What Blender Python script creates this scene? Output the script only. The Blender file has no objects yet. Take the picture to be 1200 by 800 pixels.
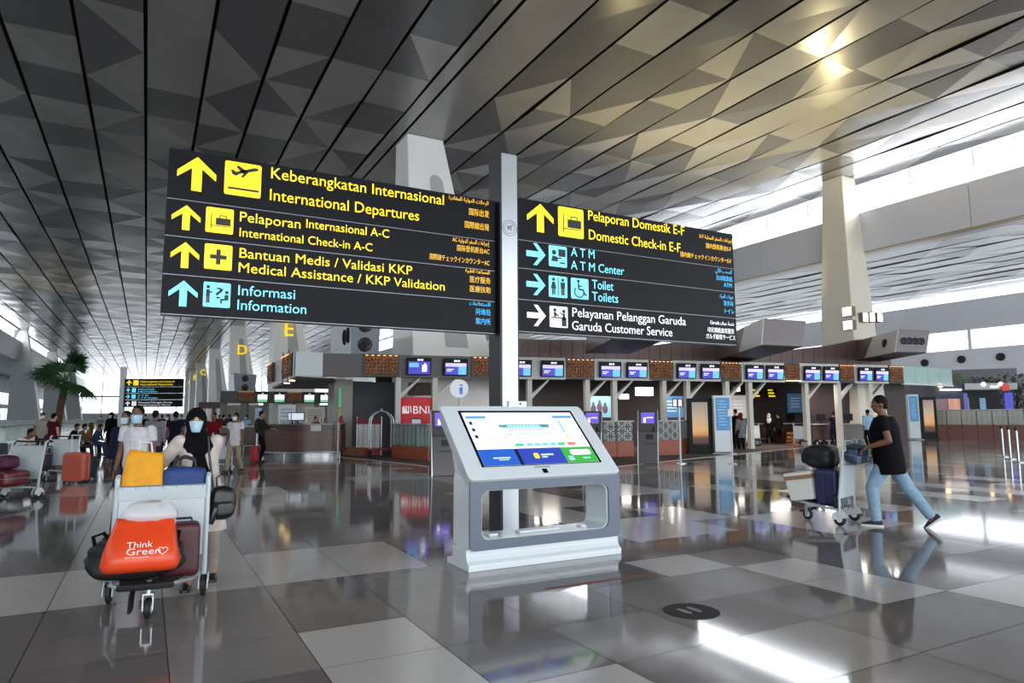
import bpy, bmesh, math, random
from mathutils import Vector, Matrix, noise

random.seed(7)
S = bpy.context.scene
COL = S.collection
PI = math.pi

# ------------------------------------------------------------------ camera
F_PX = 788.0
YAW, PITCH, ROLL = math.radians(28.4), math.radians(6.35), math.radians(-0.27)
CAM = Vector((0, 0, 1.5))
_fw = Vector((math.sin(YAW)*math.cos(PITCH), math.cos(YAW)*math.cos(PITCH), math.sin(PITCH)))
_rt = Vector((math.cos(YAW), -math.sin(YAW), 0))
_up = _rt.cross(_fw)
RT = _rt*math.cos(ROLL) + _up*math.sin(ROLL)
UP = -_rt*math.sin(ROLL) + _up*math.cos(ROLL)
FW = _fw
HF = Vector((math.sin(YAW), math.cos(YAW), 0))          # horizontal forward
cam_d = bpy.data.cameras.new('camera')
cam_d.sensor_width = 36.0
cam_d.lens = F_PX*36/1200
cam_d.clip_end = 2000
cam = bpy.data.objects.new('camera', cam_d)
COL.objects.link(cam)
m = Matrix((RT, UP, -FW)).transposed().to_4x4()
m.translation = CAM
cam.matrix_world = m
S.camera = cam

# ------------------------------------------------------------------ light
S.view_settings.view_transform = 'Standard'
S.view_settings.look = 'None'
S.view_settings.gamma = 1
S.view_settings.use_curve_mapping = False
S.view_settings.exposure = 0.0
S.cycles.use_denoising = True
S.cycles.max_bounces = 10
S.cycles.diffuse_bounces = 5
S.cycles.glossy_bounces = 5
S.cycles.sample_clamp_indirect = 6
W = bpy.data.worlds.new('sky')
S.world = W
W.use_nodes = True
_bg = W.node_tree.nodes['Background']
_bg.inputs[0].default_value = (0.88, 0.94, 1.0, 1)
_bg.inputs[1].default_value = 2.8


def light(kind, name, loc, energy, color, target=None, size=1.0, size_y=None, spot=None):
    d = bpy.data.lights.new(name, kind)
    d.energy = energy
    d.color = color
    o = bpy.data.objects.new(name, d)
    COL.objects.link(o)
    o.location = loc
    if target is not None:
        o.rotation_euler = (Vector(target)-Vector(loc)).to_track_quat('-Z', 'Y').to_euler()
    if kind == 'AREA':
        d.size = size
        if size_y:
            d.shape = 'RECTANGLE'
            d.size_y = size_y
    if kind == 'SPOT':
        d.spot_size = spot
        d.spot_blend = 0.9
        d.shadow_soft_size = 0.15
    return o


WARM = (1.0, 0.83, 0.42)
# warm light up on the ceiling: column floods, plus added spots without fixtures
for (x, y, z, e, tx, ty) in ((13.5, 24.5, 5.2, 2100, 17.5, 19), (18.5, 23.5, 5.2, 3900, 21, 19), (23.5, 22.5, 5.2, 3600, 24.5, 20), (31.0, 21.9, 7.2, 1100, 28, 18),
                             (31.0, 22.9, 6.6, 900, 28, 28), (12.5, 61.5, 5.2, 3000, 15, 58), (-9, 78, 4.5, 1200, -8, 75)):
    light('SPOT', 'warm_ceiling_light', (x, y, z), e, WARM, (tx, ty, 14.25), spot=math.radians(100))
# daylight of the side and far windows; the back one is unseen added fill
DAY = (0.90, 0.95, 1.0)
light('AREA', 'back_fill', (9, -15.6, 5.0), 5600, DAY, (9, 20, 6.0), 60, 9)
light('AREA', 'daylight_left', (-16.9, 60, 13.4), 3600, DAY, (10, 60, 4), 150, 1.5)
light('AREA', 'daylight_right', (34.5, 60, 13.2), 6500, DAY, (20, 60, 2), 150, 1.6)
light('AREA', 'daylight_far_right', (59.7, 60, 7.7), 900, DAY, (40, 60, 10.5), 150, 1.5)


# ------------------------------------------------------------------ pixel helpers
def ray(px, py):
    return RT*((px-600)/F_PX) + UP*((400-py)/F_PX) + FW


def at(px, py, z=0.0):
    d = ray(px, py)
    return CAM + d*((z-CAM.z)/d.z)


def at_y(px, py, y):
    d = ray(px, py)
    return CAM + d*(y/d.y)


def at_x(px, py, x):
    d = ray(px, py)
    return CAM + d*(x/d.x)


def dep(px, py, d):
    r = ray(px, py)
    return CAM + r*(d/r.dot(HF))


def gd(px, d, z=0.0):
    p = dep(px, 487, d)
    return Vector((p.x, p.y, z))


RZC = -YAW          # turn that lines local X up with the picture's right


# ------------------------------------------------------------------ materials
def lin(c):
    r = []
    for v in c[:3]:
        v = v/255.0
        r.append(v/12.92 if v <= 0.04045 else ((v+0.055)/1.055)**2.4)
    return (r[0], r[1], r[2], 1.0)


_mats = {}


def M(name, rgb, rough=0.5, metal=0.0, emit=0.0, alpha=1.0, noise_s=0, noise_a=0.0, bump=0.0, coat=0.0, spec=0.5, trans=0.0, stretch=None, emit_rgb=None):
    if name in _mats:
        return _mats[name]
    mt = bpy.data.materials.new(name)
    mt.use_nodes = True
    nt = mt.node_tree
    b = nt.nodes['Principled BSDF']
    b.inputs['Base Color'].default_value = lin(rgb)
    b.inputs['Roughness'].default_value = rough
    b.inputs['Metallic'].default_value = metal
    b.inputs['Specular IOR Level'].default_value = spec
    b.inputs['Coat Weight'].default_value = coat
    b.inputs['Coat Roughness'].default_value = 0.08
    b.inputs['Transmission Weight'].default_value = trans
    if emit > 0:
        b.inputs['Emission Color'].default_value = lin(emit_rgb or rgb)
        b.inputs['Emission Strength'].default_value = emit
    if alpha < 1:
        b.inputs['Alpha'].default_value = alpha
    if noise_s:
        tc = nt.nodes.new('ShaderNodeTexCoord')
        mp = nt.nodes.new('ShaderNodeMapping')
        if stretch:
            mp.inputs['Scale'].default_value = stretch
        nz = nt.nodes.new('ShaderNodeTexNoise')
        nz.inputs['Scale'].default_value = noise_s
        nz.inputs['Detail'].default_value = 4
        nt.links.new(tc.outputs['Object'], mp.inputs[0])
        nt.links.new(mp.outputs[0], nz.inputs['Vector'])
        if noise_a:
            rp = nt.nodes.new('ShaderNodeMapRange')
            rp.inputs[1].default_value = 0.3
            rp.inputs[2].default_value = 0.7
            rp.inputs[3].default_value = 1-noise_a
            rp.inputs[4].default_value = 1+noise_a
            mx = nt.nodes.new('ShaderNodeMix')
            mx.data_type = 'RGBA'
            mx.blend_type = 'MULTIPLY'
            mx.inputs[0].default_value = 1
            mx.inputs[6].default_value = lin(rgb)
            nt.links.new(nz.outputs[0], rp.inputs[0])
            nt.links.new(rp.outputs[0], mx.inputs[7])
            nt.links.new(mx.outputs[2], b.inputs['Base Color'])
        if bump:
            bp = nt.nodes.new('ShaderNodeBump')
            bp.inputs['Strength'].default_value = bump
            bp.inputs['Distance'].default_value = 0.02
            nt.links.new(nz.outputs[0], bp.inputs['Height'])
            nt.links.new(bp.outputs[0], b.inputs['Normal'])
    _mats[name] = mt
    return mt


# ------------------------------------------------------------------ mesh helpers
class MB:
    def __init__(s):
        s.bm = bmesh.new()

    def face(s, pts, mi=0):
        f = s.bm.faces.new([s.bm.verts.new(p) for p in pts])
        f.material_index = mi
        return f

    def box(s, c, size, rz=0.0, mi=0, mat=None):
        hx, hy, hz = size[0]/2, size[1]/2, size[2]/2
        mtx = mat or (Matrix.Translation(c) @ Matrix.Rotation(rz, 4, 'Z'))
        vs = [s.bm.verts.new(mtx @ Vector((x*hx, y*hy, z*hz))) for x, y, z in
              ((-1, -1, -1), (1, -1, -1), (1, 1, -1), (-1, 1, -1), (-1, -1, 1), (1, -1, 1), (1, 1, 1), (-1, 1, 1))]
        for q in ((0, 3, 2, 1), (4, 5, 6, 7), (0, 1, 5, 4), (1, 2, 6, 5), (2, 3, 7, 6), (3, 0, 4, 7)):
            s.bm.faces.new([vs[i] for i in q]).material_index = mi
        return s

    def hexa(s, b4, t4, mi=0):
        vs = [s.bm.verts.new(p) for p in list(b4)+list(t4)]
        for q in ((0, 3, 2, 1), (4, 5, 6, 7), (0, 1, 5, 4), (1, 2, 6, 5), (2, 3, 7, 6), (3, 0, 4, 7)):
            s.bm.faces.new([vs[i] for i in q]).material_index = mi
        return s

    def loft(s, rings, cap=True, mi=0):
        R = [[s.bm.verts.new(p) for p in r] for r in rings]
        n = len(R[0])
        for a, b in zip(R[:-1], R[1:]):
            for i in range(n):
                s.bm.faces.new((a[i], a[(i+1) % n], b[(i+1) % n], b[i])).material_index = mi
        if cap:
            s.bm.faces.new(R[0][::-1]).material_index = mi
            s.bm.faces.new(R[-1]).material_index = mi
        return s

    def tube(s, path, radii, n=10, mi=0, flat=1.0):
        path = [Vector(p) for p in path]
        if not isinstance(radii, (list, tuple)):
            radii = [radii]*len(path)
        rings = []
        ref = None
        for i, p in enumerate(path):
            t = (path[min(i+1, len(path)-1)]-path[max(i-1, 0)])
            if t.length < 1e-9:
                t = Vector((0, 0, 1))
            t.normalize()
            if ref is None:
                ref = Vector((1, 0, 0)) if abs(t.x) < 0.9 else Vector((0, 1, 0))
            a = ref - t*ref.dot(t)
            if a.length < 1e-6:
                a = t.orthogonal()
            a.normalize()
            b = t.cross(a)
            ref = a
            rings.append([p + (a*math.cos(2*PI*k/n) + b*math.sin(2*PI*k/n)*flat)*radii[i] for k in range(n)])
        return s.loft(rings, True, mi)

    def cyl(s, p0, p1, r0, r1=None, n=16, mi=0):
        return s.tube([p0, p1], [r0, r0 if r1 is None else r1], n, mi)

    def ell(s, c, r, n=16, m=10, rot=None, mi=0):
        c = Vector(c)
        rings = []
        for j in range(m+1):
            th = PI*j/m
            th = min(max(th, 0.02), PI-0.02)
            ring = []
            for i in range(n):
                ph = 2*PI*i/n
                v = Vector((r[0]*math.sin(th)*math.cos(ph), r[1]*math.sin(th)*math.sin(ph), -r[2]*math.cos(th)))
                if rot:
                    v = rot @ v
                ring.append(c+v)
            rings.append(ring)
        return s.loft(rings, True, mi)

    def lathe(s, prof, c=(0, 0, 0), n=24, mi=0):
        c = Vector(c)
        rings = [[c+Vector((r*math.cos(2*PI*k/n), r*math.sin(2*PI*k/n), z)) for k in range(n)] for r, z in prof]
        return s.loft(rings, True, mi)

    def prism(s, poly, y0, y1, mi=0):
        """poly in (x, z), extruded along y"""
        a = [s.bm.verts.new((x, y0, z)) for x, z in poly]
        b = [s.bm.verts.new((x, y1, z)) for x, z in poly]
        n = len(poly)
        s.bm.faces.new(a).material_index = mi
        s.bm.faces.new(b[::-1]).material_index = mi
        for i in range(n):
            s.bm.faces.new((a[i], b[i], b[(i+1) % n], a[(i+1) % n])).material_index = mi
        return s

    def prism_z(s, poly, z0, z1, mi=0):
        a = [s.bm.verts.new((x, y, z0)) for x, y in poly]
        b = [s.bm.verts.new((x, y, z1)) for x, y in poly]
        n = len(poly)
        s.bm.faces.new(a[::-1]).material_index = mi
        s.bm.faces.new(b).material_index = mi
        for i in range(n):
            s.bm.faces.new((a[i], a[(i+1) % n], b[(i+1) % n], b[i])).material_index = mi
        return s

    def prism_x(s, poly, x0, x1, mi=0):
        """poly in (y, z)"""
        a = [s.bm.verts.new((x0, y, z)) for y, z in poly]
        b = [s.bm.verts.new((x1, y, z)) for y, z in poly]
        n = len(poly)
        s.bm.faces.new(a[::-1]).material_index = mi
        s.bm.faces.new(b).material_index = mi
        for i in range(n):
            s.bm.faces.new((a[i], a[(i+1) % n], b[(i+1) % n], b[i])).material_index = mi
        return s

    def soft(s, c, size, p=4.0, n=10, wob=0.0, seed=0, mat=None, mi=0):
        """rounded, slightly lumpy box (bags)"""
        vs = {}
        mtx = mat or Matrix.Translation(c)

        def pt(v):
            k = tuple(round(q, 5) for q in v)
            if k in vs:
                return vs[k]
            l = (abs(v[0])**p+abs(v[1])**p+abs(v[2])**p)**(1/p)
            q = Vector(v)/l
            if wob:
                q *= 1+wob*noise.noise(q*1.6+Vector((seed*3.1, seed, 0)))
            w = mtx @ Vector((q.x*size[0]/2, q.y*size[1]/2, q.z*size[2]/2))
            vs[k] = s.bm.verts.new(w)
            return vs[k]
        for ax in range(3):
            for sg in (-1, 1):
                for i in range(n):
                    for j in range(n):
                        q = []
                        for (a, b) in ((i, j), (i+1, j), (i+1, j+1), (i, j+1)):
                            u, w = -1+2*a/n, -1+2*b/n
                            v = [0, 0, 0]
                            v[ax] = sg
                            v[(ax+1) % 3] = u
                            v[(ax+2) % 3] = w
                            q.append(pt(v))
                        if sg < 0:
                            q.reverse()
                        try:
                            s.bm.faces.new(q).material_index = mi
                        except ValueError:
                            pass
        return s

    def build(s, name, mat, parent=None, smooth=None, bevel=0.0, remesh=0.0, relax=0, loc=None, rz=None, solid=0.0, subd=0):
        me = bpy.data.meshes.new(name)
        bmesh.ops.recalc_face_normals(s.bm, faces=s.bm.faces) if len(s.bm.faces) < 60000 else None
        s.bm.to_mesh(me)
        s.bm.free()
        for k in (mat if isinstance(mat, (list, tuple)) else [mat]):
            me.materials.append(k)
        o = bpy.data.objects.new(name, me)
        COL.objects.link(o)
        if parent is not None:
            o.parent = parent
        if loc is not None:
            o.location = loc
        if rz is not None:
            o.rotation_euler = (0, 0, rz)
        if bevel:
            md = o.modifiers.new('bevel', 'BEVEL')
            md.width = bevel
            md.segments = 2
            md.limit_method = 'ANGLE'
        if solid:
            md = o.modifiers.new('solid', 'SOLIDIFY')
            md.thickness = solid
        if remesh:
            md = o.modifiers.new('remesh', 'REMESH')
            md.mode = 'VOXEL'
            md.voxel_size = remesh
            md.use_smooth_shade = True
            if relax:
                md = o.modifiers.new('relax', 'SMOOTH')
                md.iterations = relax
                md.factor = 0.6
        if subd:
            md = o.modifiers.new('subd', 'SUBSURF')
            md.levels = md.render_levels = subd
        if smooth is not None:
            me.polygons.foreach_set('use_smooth', [True]*len(me.polygons))
            if smooth > 0:
                try:
                    me.set_sharp_from_angle(angle=math.radians(smooth))
                except Exception:
                    pass
        return o


def tag(o, label, cat, group=None, kind=None):
    o['label'] = label
    o['category'] = cat
    if group:
        o['group'] = group
    if kind:
        o['kind'] = kind
    return o


def thing(name, label, cat, loc=(0, 0, 0), rz=0.0, group=None):
    o = bpy.data.objects.new(name, None)
    o.empty_display_size = 0.2
    COL.objects.link(o)
    o.location = loc
    o.rotation_euler = (0, 0, rz)
    return tag(o, label, cat, group)


def struct(o):
    o['kind'] = 'structure'
    return o


def kids(o):
    return [c for c in bpy.data.objects if c.parent == o]


def dup(o, loc=None, rz=None, label=None, group=None, parent=None):
    c = o.copy()
    COL.objects.link(c)
    c.parent = parent
    if loc is not None:
        c.location = loc
    if rz is not None:
        c.rotation_euler = (0, 0, rz)
    if label:
        c['label'] = label
    if group:
        c['group'] = group
    for k in list(o.children):
        dup(k, parent=c)
    return c


# ------------------------------------------------------------------ lettering
_texts = []


def text(body, x0, z0, width, height, mat, parent, y=0.0, name='lettering', align='LEFT', rot=(PI/2, 0, 0), ext=0.002, loc=None):
    cu = bpy.data.curves.new(name, 'FONT')
    cu.body = body
    cu.size = height/0.72
    cu.extrude = ext
    cu.align_x = align
    cu.resolution_u = 3
    cu.materials.append(mat)
    o = bpy.data.objects.new(name, cu)
    COL.objects.link(o)
    if parent is not None:
        o.parent = parent
    o.location = loc if loc is not None else (x0, y, z0)
    o.rotation_euler = rot
    if width:
        _texts.append((o, width))
    return o


def fit_texts():
    bpy.context.view_layer.update()
    for o, w in _texts:
        if o.dimensions.x > 1e-4:
            o.scale.x = w/o.dimensions.x
    # lettering becomes plain mesh so that it reads as geometry of its part
    bpy.context.view_layer.update()
    dg = bpy.context.evaluated_depsgraph_get()
    for o in [q for q in COL.objects if q.type == 'FONT']:
        me = bpy.data.meshes.new_from_object(o.evaluated_get(dg))
        nm = o.name.split('.')[0]
        par, lo, ro, sc = o.parent, o.location.copy(), o.rotation_euler.copy(), o.scale.copy()
        lab = o.get('label')
        bpy.data.objects.remove(o)
        n = bpy.data.objects.new(nm, me)
        COL.objects.link(n)
        n.parent = par
        n.location, n.rotation_euler, n.scale = lo, ro, sc
        if lab:
            n['label'] = lab


# Arabic letters joined by hand (the text object does not join them)
_AR = {'ا': (0xFE8D, 0), 'أ': (0xFE83, 0), 'آ': (0xFE81, 0), 'إ': (0xFE87, 0), 'د': (0xFEA9, 0), 'ر': (0xFEAD, 0), 'و': (0xFEED, 0), 'ة': (0xFE93, 0),
       'ء': (0xFE80, -1), 'ل': (0xFEDD, 1), 'ح': (0xFEA1, 1), 'ت': (0xFE95, 1), 'ي': (0xFEF1, 1), 'م': (0xFEE1, 1), 'غ': (0xFECD, 1), 'ج': (0xFE9D, 1),
       'س': (0xFEB1, 1), 'ف': (0xFED1, 1), 'ط': (0xFEC1, 1), 'ب': (0xFE8F, 1), 'ع': (0xFEC9, 1), 'خ': (0xFEA5, 1), 'ه': (0xFEE9, 1)}


def arabic(t):
    words = []
    for w in t.split(' '):
        if not all(ch in _AR for ch in w):
            words.append(w)
            continue
        seq = []
        i = 0
        while i < len(w):
            if w[i] == 'ل' and i+1 < len(w) and w[i+1] in 'اآ':
                seq.append(('LA', 0xFEFB if w[i+1] == 'ا' else 0xFEF5, 0))
                i += 2
            else:
                seq.append((w[i],)+_AR[w[i]])
                i += 1
        out = []
        for k, (ch, base, join) in enumerate(seq):
            prev = k > 0 and seq[k-1][2] == 1 and join != -1
            nxt = join == 1 and k+1 < len(seq) and seq[k+1][2] != -1
            if join == 1:
                off = 3 if (prev and nxt) else 2 if nxt else 1 if prev else 0
            else:
                off = 1 if prev else 0
            out.append(chr(base+off))
        words.append(''.join(out[::-1]))
    return ' '.join(words[::-1])
# ================================================================== SETTING
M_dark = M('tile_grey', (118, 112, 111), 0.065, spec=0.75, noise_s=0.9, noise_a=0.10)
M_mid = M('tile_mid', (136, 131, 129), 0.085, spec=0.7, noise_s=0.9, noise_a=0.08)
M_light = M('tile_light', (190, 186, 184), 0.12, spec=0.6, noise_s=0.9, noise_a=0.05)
M_grout = M('grout', (58, 55, 54), 0.6)


def floor_far_material():
    mt = bpy.data.materials.new('tile_field')
    mt.use_nodes = True
    nt = mt.node_tree
    b = nt.nodes['Principled BSDF']
    b.inputs['Roughness'].default_value = 0.08
    b.inputs['Specular IOR Level'].default_value = 0.7
    tc = nt.nodes.new('ShaderNodeTexCoord')
    mp = nt.nodes.new('ShaderNodeVectorMath')
    mp.operation = 'MULTIPLY'
    mp.inputs[1].default_value = (1/0.82, 1/1.58, 1)
    fl = nt.nodes.new('ShaderNodeVectorMath')
    fl.operation = 'FLOOR'
    wn = nt.nodes.new('ShaderNodeTexWhiteNoise')
    wn.noise_dimensions = '2D'
    cr = nt.nodes.new('ShaderNodeValToRGB')
    cr.color_ramp.interpolation = 'CONSTANT'
    e = cr.color_ramp.elements
    e[0].color = lin((112, 107, 107))
    e[1].position = 0.42
    e[1].color = lin((138, 134, 132))
    n = e.new(0.66)
    n.color = lin((188, 184, 182))
    nt.links.new(tc.outputs['Object'], mp.inputs[0])
    nt.links.new(mp.outputs[0], fl.inputs[0])
    nt.links.new(fl.outputs[0], wn.inputs['Vector'])
    nt.links.new(wn.outputs['Value'], cr.inputs[0])
    nt.links.new(cr.outputs[0], b.inputs['Base Color'])
    return mt


M_field = floor_far_material()
XG = [-0.62-0.81*k for k in range(9, 0, -1)] + [-0.62, 0.19, 1.0, 1.79, 2.6, 3.47, 4.39, 5.24, 6.1, 6.95, 7.76] + [7.76+0.83*k for k in range(1, 13)]
YG = [2.69-0.79*k for k in range(4, 0, -1)] + [2.69, 3.48, 4.27, 5.03, 5.74, 6.55, 7.43, 8.12, 8.82] + [8.82+0.76*k for k in range(1, 15)]
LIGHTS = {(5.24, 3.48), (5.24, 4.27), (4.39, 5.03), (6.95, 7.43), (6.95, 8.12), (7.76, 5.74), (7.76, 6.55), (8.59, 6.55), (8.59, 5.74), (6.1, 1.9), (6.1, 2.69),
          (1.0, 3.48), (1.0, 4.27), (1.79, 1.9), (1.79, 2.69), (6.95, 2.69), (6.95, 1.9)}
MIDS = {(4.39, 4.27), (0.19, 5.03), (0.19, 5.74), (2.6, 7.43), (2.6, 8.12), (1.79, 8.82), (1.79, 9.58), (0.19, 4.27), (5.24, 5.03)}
DARKS_Y = 4.9
fb = MB()
for i in range(len(XG)-1):
    run = 0
    for j in range(len(YG)-1):
        k = (round(XG[i], 2), round(YG[j], 2))
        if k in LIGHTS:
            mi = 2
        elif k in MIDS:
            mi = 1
        elif YG[j] < 6.5:
            mi = 0 if random.random() < 0.88 else 1
        else:
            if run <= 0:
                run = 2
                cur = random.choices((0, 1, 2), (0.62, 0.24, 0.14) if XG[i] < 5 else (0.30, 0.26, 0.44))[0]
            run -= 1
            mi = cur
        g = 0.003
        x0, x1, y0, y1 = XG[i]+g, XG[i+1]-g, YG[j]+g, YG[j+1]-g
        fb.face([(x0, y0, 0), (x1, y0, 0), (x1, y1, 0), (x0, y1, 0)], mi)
xa, xb, ya, yb = XG[0], XG[-1], YG[0], YG[-1]
fb.face([(xa, ya, -0.004), (xb, ya, -0.004), (xb, yb, -0.004), (xa, yb, -0.004)], 3)
for (x0, x1, y0, y1) in ((-25, xa, -16, 236), (xb, 62, -16, 236), (xa, xb, yb, 236), (xa, xb, -16, ya)):
    fb.face([(x0, y0, 0), (x1, y0, 0), (x1, y1, 0), (x0, y1, 0)], 4)
struct(fb.build('floor', [M_dark, M_mid, M_light, M_grout, M_field]))

# ceiling: long metal panels with folded triangular facets, black joints between them
ZC = 14.25
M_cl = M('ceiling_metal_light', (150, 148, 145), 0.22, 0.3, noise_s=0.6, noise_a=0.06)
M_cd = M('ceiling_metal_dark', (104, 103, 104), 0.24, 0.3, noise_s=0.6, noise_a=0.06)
M_joint = M('ceiling_joint', (8, 8, 9), 0.9)
SX = [-16.5, -14.5, -12.55, -10.6, -8.65, -6.7, -4.74, -2.66, -0.65, 1.32, 3.27, 5.19, 7.08, 8.97, 9.63, 11.65, 13.53, 15.39, 17.23, 19.02, 20.8, 22.56, 24.3,
      26.0, 27.7, 29.4, 31.1, 32.8, 34.4]
PER = 5.5
cb = MB()
rnd = random.Random(3)


def mid_z(i, k):
    r = random.Random(i*977+k*131)
    return ZC + r.choice((0.0, 0.05, -0.05, 0.03))


for i in range(len(SX)-1):
    x0, x1 = SX[i]+0.06, SX[i+1]-0.06
    if i == 14:       # plain flat strip that carries the columns
        cb.face([(x0, -16, ZC), (x1, -16, ZC), (x1, 236, ZC), (x0, 236, ZC)], 0)
        continue
    if i == 13:
        y = -16
        ph = 0
        cb.face([(x0, -16, ZC), (x1, -16, ZC), (x1, 236, ZC), (x0, 236, ZC)], 0)
        continue
    # seam i has nodes at phase (i%2), the other seam at the other phase
    phL = 25.8 if i % 2 == 0 else 25.8+PER/2
    k0 = int((-16-phL)/PER)-1
    for k in range(k0, k0+int(252/PER)+3):
        yA = phL+k*PER
        yB = yA+PER/2
        yC = yA+PER
        if yA < -16 or yC > 237:
            continue
        La, Lm, Lc = (x0, yA, ZC), (x0, yB, mid_z(i, 2*k+1)), (x0, yC, ZC)
        Rm0, Rb, Rm1 = (x1, yA, mid_z(i+1, 2*k)), (x1, yB, ZC), (x1, yC, mid_z(i+1, 2*k+2))
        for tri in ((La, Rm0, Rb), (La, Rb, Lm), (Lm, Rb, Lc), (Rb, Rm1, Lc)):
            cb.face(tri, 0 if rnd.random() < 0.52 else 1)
cb.face([(-16.5, -16, ZC+0.25), (34.4, -16, ZC+0.25), (34.4, 236, ZC+0.25), (-16.5, 236, ZC+0.25)], 2)
ceil = cb.build('ceiling', [M_cl, M_cd, M_joint])
struct(ceil)
# roof over it, so that daylight comes in only at the sides
rb = MB()
rb.box((9, 110, ZC+0.6), (53, 252, 0.3))
struct(rb.build('ceiling_roof', M('roof', (120, 122, 125), 0.8)))

# ---- right side: beam, clerestory, second ceiling, far wall
M_panel = M('panel_grey', (214, 214, 221), 0.35, 0.1)
M_panel_l = M('panel_white', (238, 237, 242), 0.4)
XR = 33.3
bb = MB()
y = -14.0
while y < 234:
    if not (21.6 < y + 3.1 < 23.5):
        pass
    bb.box((XR+0.6, y+3.06, 11.23), (1.2, 6.1, 2.16))
    y += 6.13
struct(bb.build('wall_right', M_panel, bevel=0.01))
tb = MB()
tb.box((XR+0.25, 110, 10.12), (0.5, 250, 0.05))
struct(tb.build('trim_1', M('trim_gold', (170, 150, 115), 0.4, 0.6)))
# clerestory mullions and rail
M_mull = M('mullion', (236, 238, 240), 0.5)
wb = MB()
y = -14
while y < 234:
    wb.box((XR+1.35, y, 13.3), (0.06, 0.05, 2.0))
    wb.box((XR+1.35, y+1.3, 13.3), (0.04, 0.035, 2.0))
    y += 3.1
wb.box((XR+1.35, 110, 13.55), (0.05, 250, 0.035))
wb.box((XR+1.35, 110, 12.9), (0.05, 250, 0.03))
wf = wb.build('window_1', M_mull)
struct(wf)
gl = M('clear_glass', (235, 245, 245), 0.02, alpha=0.10)
gb = MB()
gb.face([(XR+1.37, -14, 12.3), (XR+1.37, 234, 12.3), (XR+1.37, 234, 14.3), (XR+1.37, -14, 14.3)])
gb.build('pane', gl, wf)

# second ceiling beyond the beam
Z2 = 11.6
c2 = MB()
M_c2 = M('far_ceiling_metal', (238, 241, 241), 0.38, 0.1)
M_c2d = M('far_ceiling_grey', (204, 209, 211), 0.38, 0.1)  # greyer tone for randomly chosen facets
for i in range(14):
    x0 = XR+1.3+i*1.9
    for k in range(70):
        yA = -14+k*3.4 + (1.7 if i % 2 else 0)
        a, b_, c_, d_ = (x0, yA, Z2), (x0+1.84, yA+1.7, Z2+rnd.uniform(-.02, .10)), (x0+1.84, yA-1.7, Z2+rnd.uniform(-.02, .10)), (x0, yA+3.4, Z2)
        c2.face((a, c_, b_), 0 if rnd.random() < 0.75 else 1)
        c2.face((a, b_, d_), 0 if rnd.random() < 0.75 else 1)
struct(c2.build('ceiling_right', [M_c2, M_c2d]))
r2 = MB()
r2.box((XR+14, 110, Z2+0.7), (25.3, 252, 0.3))
struct(r2.build('ceiling_right_roof', M('roof', (120, 122, 125), 0.8)))
XW = 60.0
w2 = MB()
w2.box((XW+0.2, 110, 9.75), (0.4, 252, 2.5))
w2.box((XW+0.2, 110, 5.5), (0.4, 252, 2.8))
struct(w2.build('wall_far_right', M_panel_l))
w3 = MB()
y = -14
while y < 234:
    w3.box((XW, y, 7.7), (0.2, 0.25, 1.6))
    y += 6.4
w3.box((XW+.1, 110, 7.7), (0.05, 250, 0.05))
struct(w3.build('window_2', M_mull))
# ---- columns
M_col = M('column_white', (236, 236, 232), 0.35, noise_s=0.8, noise_a=0.02)
M_slot = M('column_slot', (176, 178, 178), 0.5)
M_letter = M('column_letter', (255, 214, 10), 0.4, emit=0.8)


def column_centre(y, letter, n):
    t = MB()
    b4 = [(9.75, y-1.6, 0), (14.2, y-1.6, 0), (14.2, y+1.6, 0), (9.75, y+1.6, 0)]
    t4 = [(9.75, y-0.1, ZC), (11.5, y-0.1, ZC), (11.5, y+1.5, ZC), (9.75, y+1.5, ZC)]
    t.hexa(b4, t4)
    o = t.build('column', M_col, bevel=0.05)
    struct(o)
    # recessed slot on the near face

    def P(u, z, off=0.012):
        f = z/ZC
        xl, xr = 9.75, 14.2+(11.5-14.2)*f
        yy = y-1.6+1.5*f
        return Vector((xl+(xr-xl)*u, yy-off, z))
    s = MB()
    pts = []
    for k in range(9):
        a = PI*k/8
        pts.append(P(0.62+0.15*math.cos(a), 12.1+0.35*math.sin(a)))
    pts += [P(0.42, 4.5), P(0.72, 4.5)]
    s.face(pts)
    s.build('slot', M_slot, o)
    if letter:
        p = P(0.30, {'E': 8.9, 'D': 10.2, 'C': 11.4, 'B': 11.6, 'A': 11.6}[letter], 0.06)
        l = text(letter, 0, 0, None, 1.35, M_letter, o, ext=0.05, loc=p, rot=(PI/2+0.1, 0, 0))
        l['label'] = 'yellow letter %s' % letter
    return o


for n, (y, L) in enumerate(((28.0, None), (64, 'E'), (100, 'D'), (136, None), (172.5, 'C'), (200, 'B'), (226, 'A'))):
    column_centre(y, L, n)


def column_right(y):
    t = MB()
    b4 = [(31.5, y-0.75, 0), (33.9, y-0.75, 0), (33.9, y+1.6, 0), (31.5, y+1.6, 0)]
    t4 = [(32.1, y-0.1, ZC), (33.2, y-0.1, ZC), (33.2, y+1.1, ZC), (32.1, y+1.1, ZC)]
    t.hexa(b4, t4)
    return struct(t.build('column', M('column_cream', (226, 221, 204), 0.4), bevel=0.04))


for y in (22.3, 58.3, 94, 130):
    column_right(y)
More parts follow.
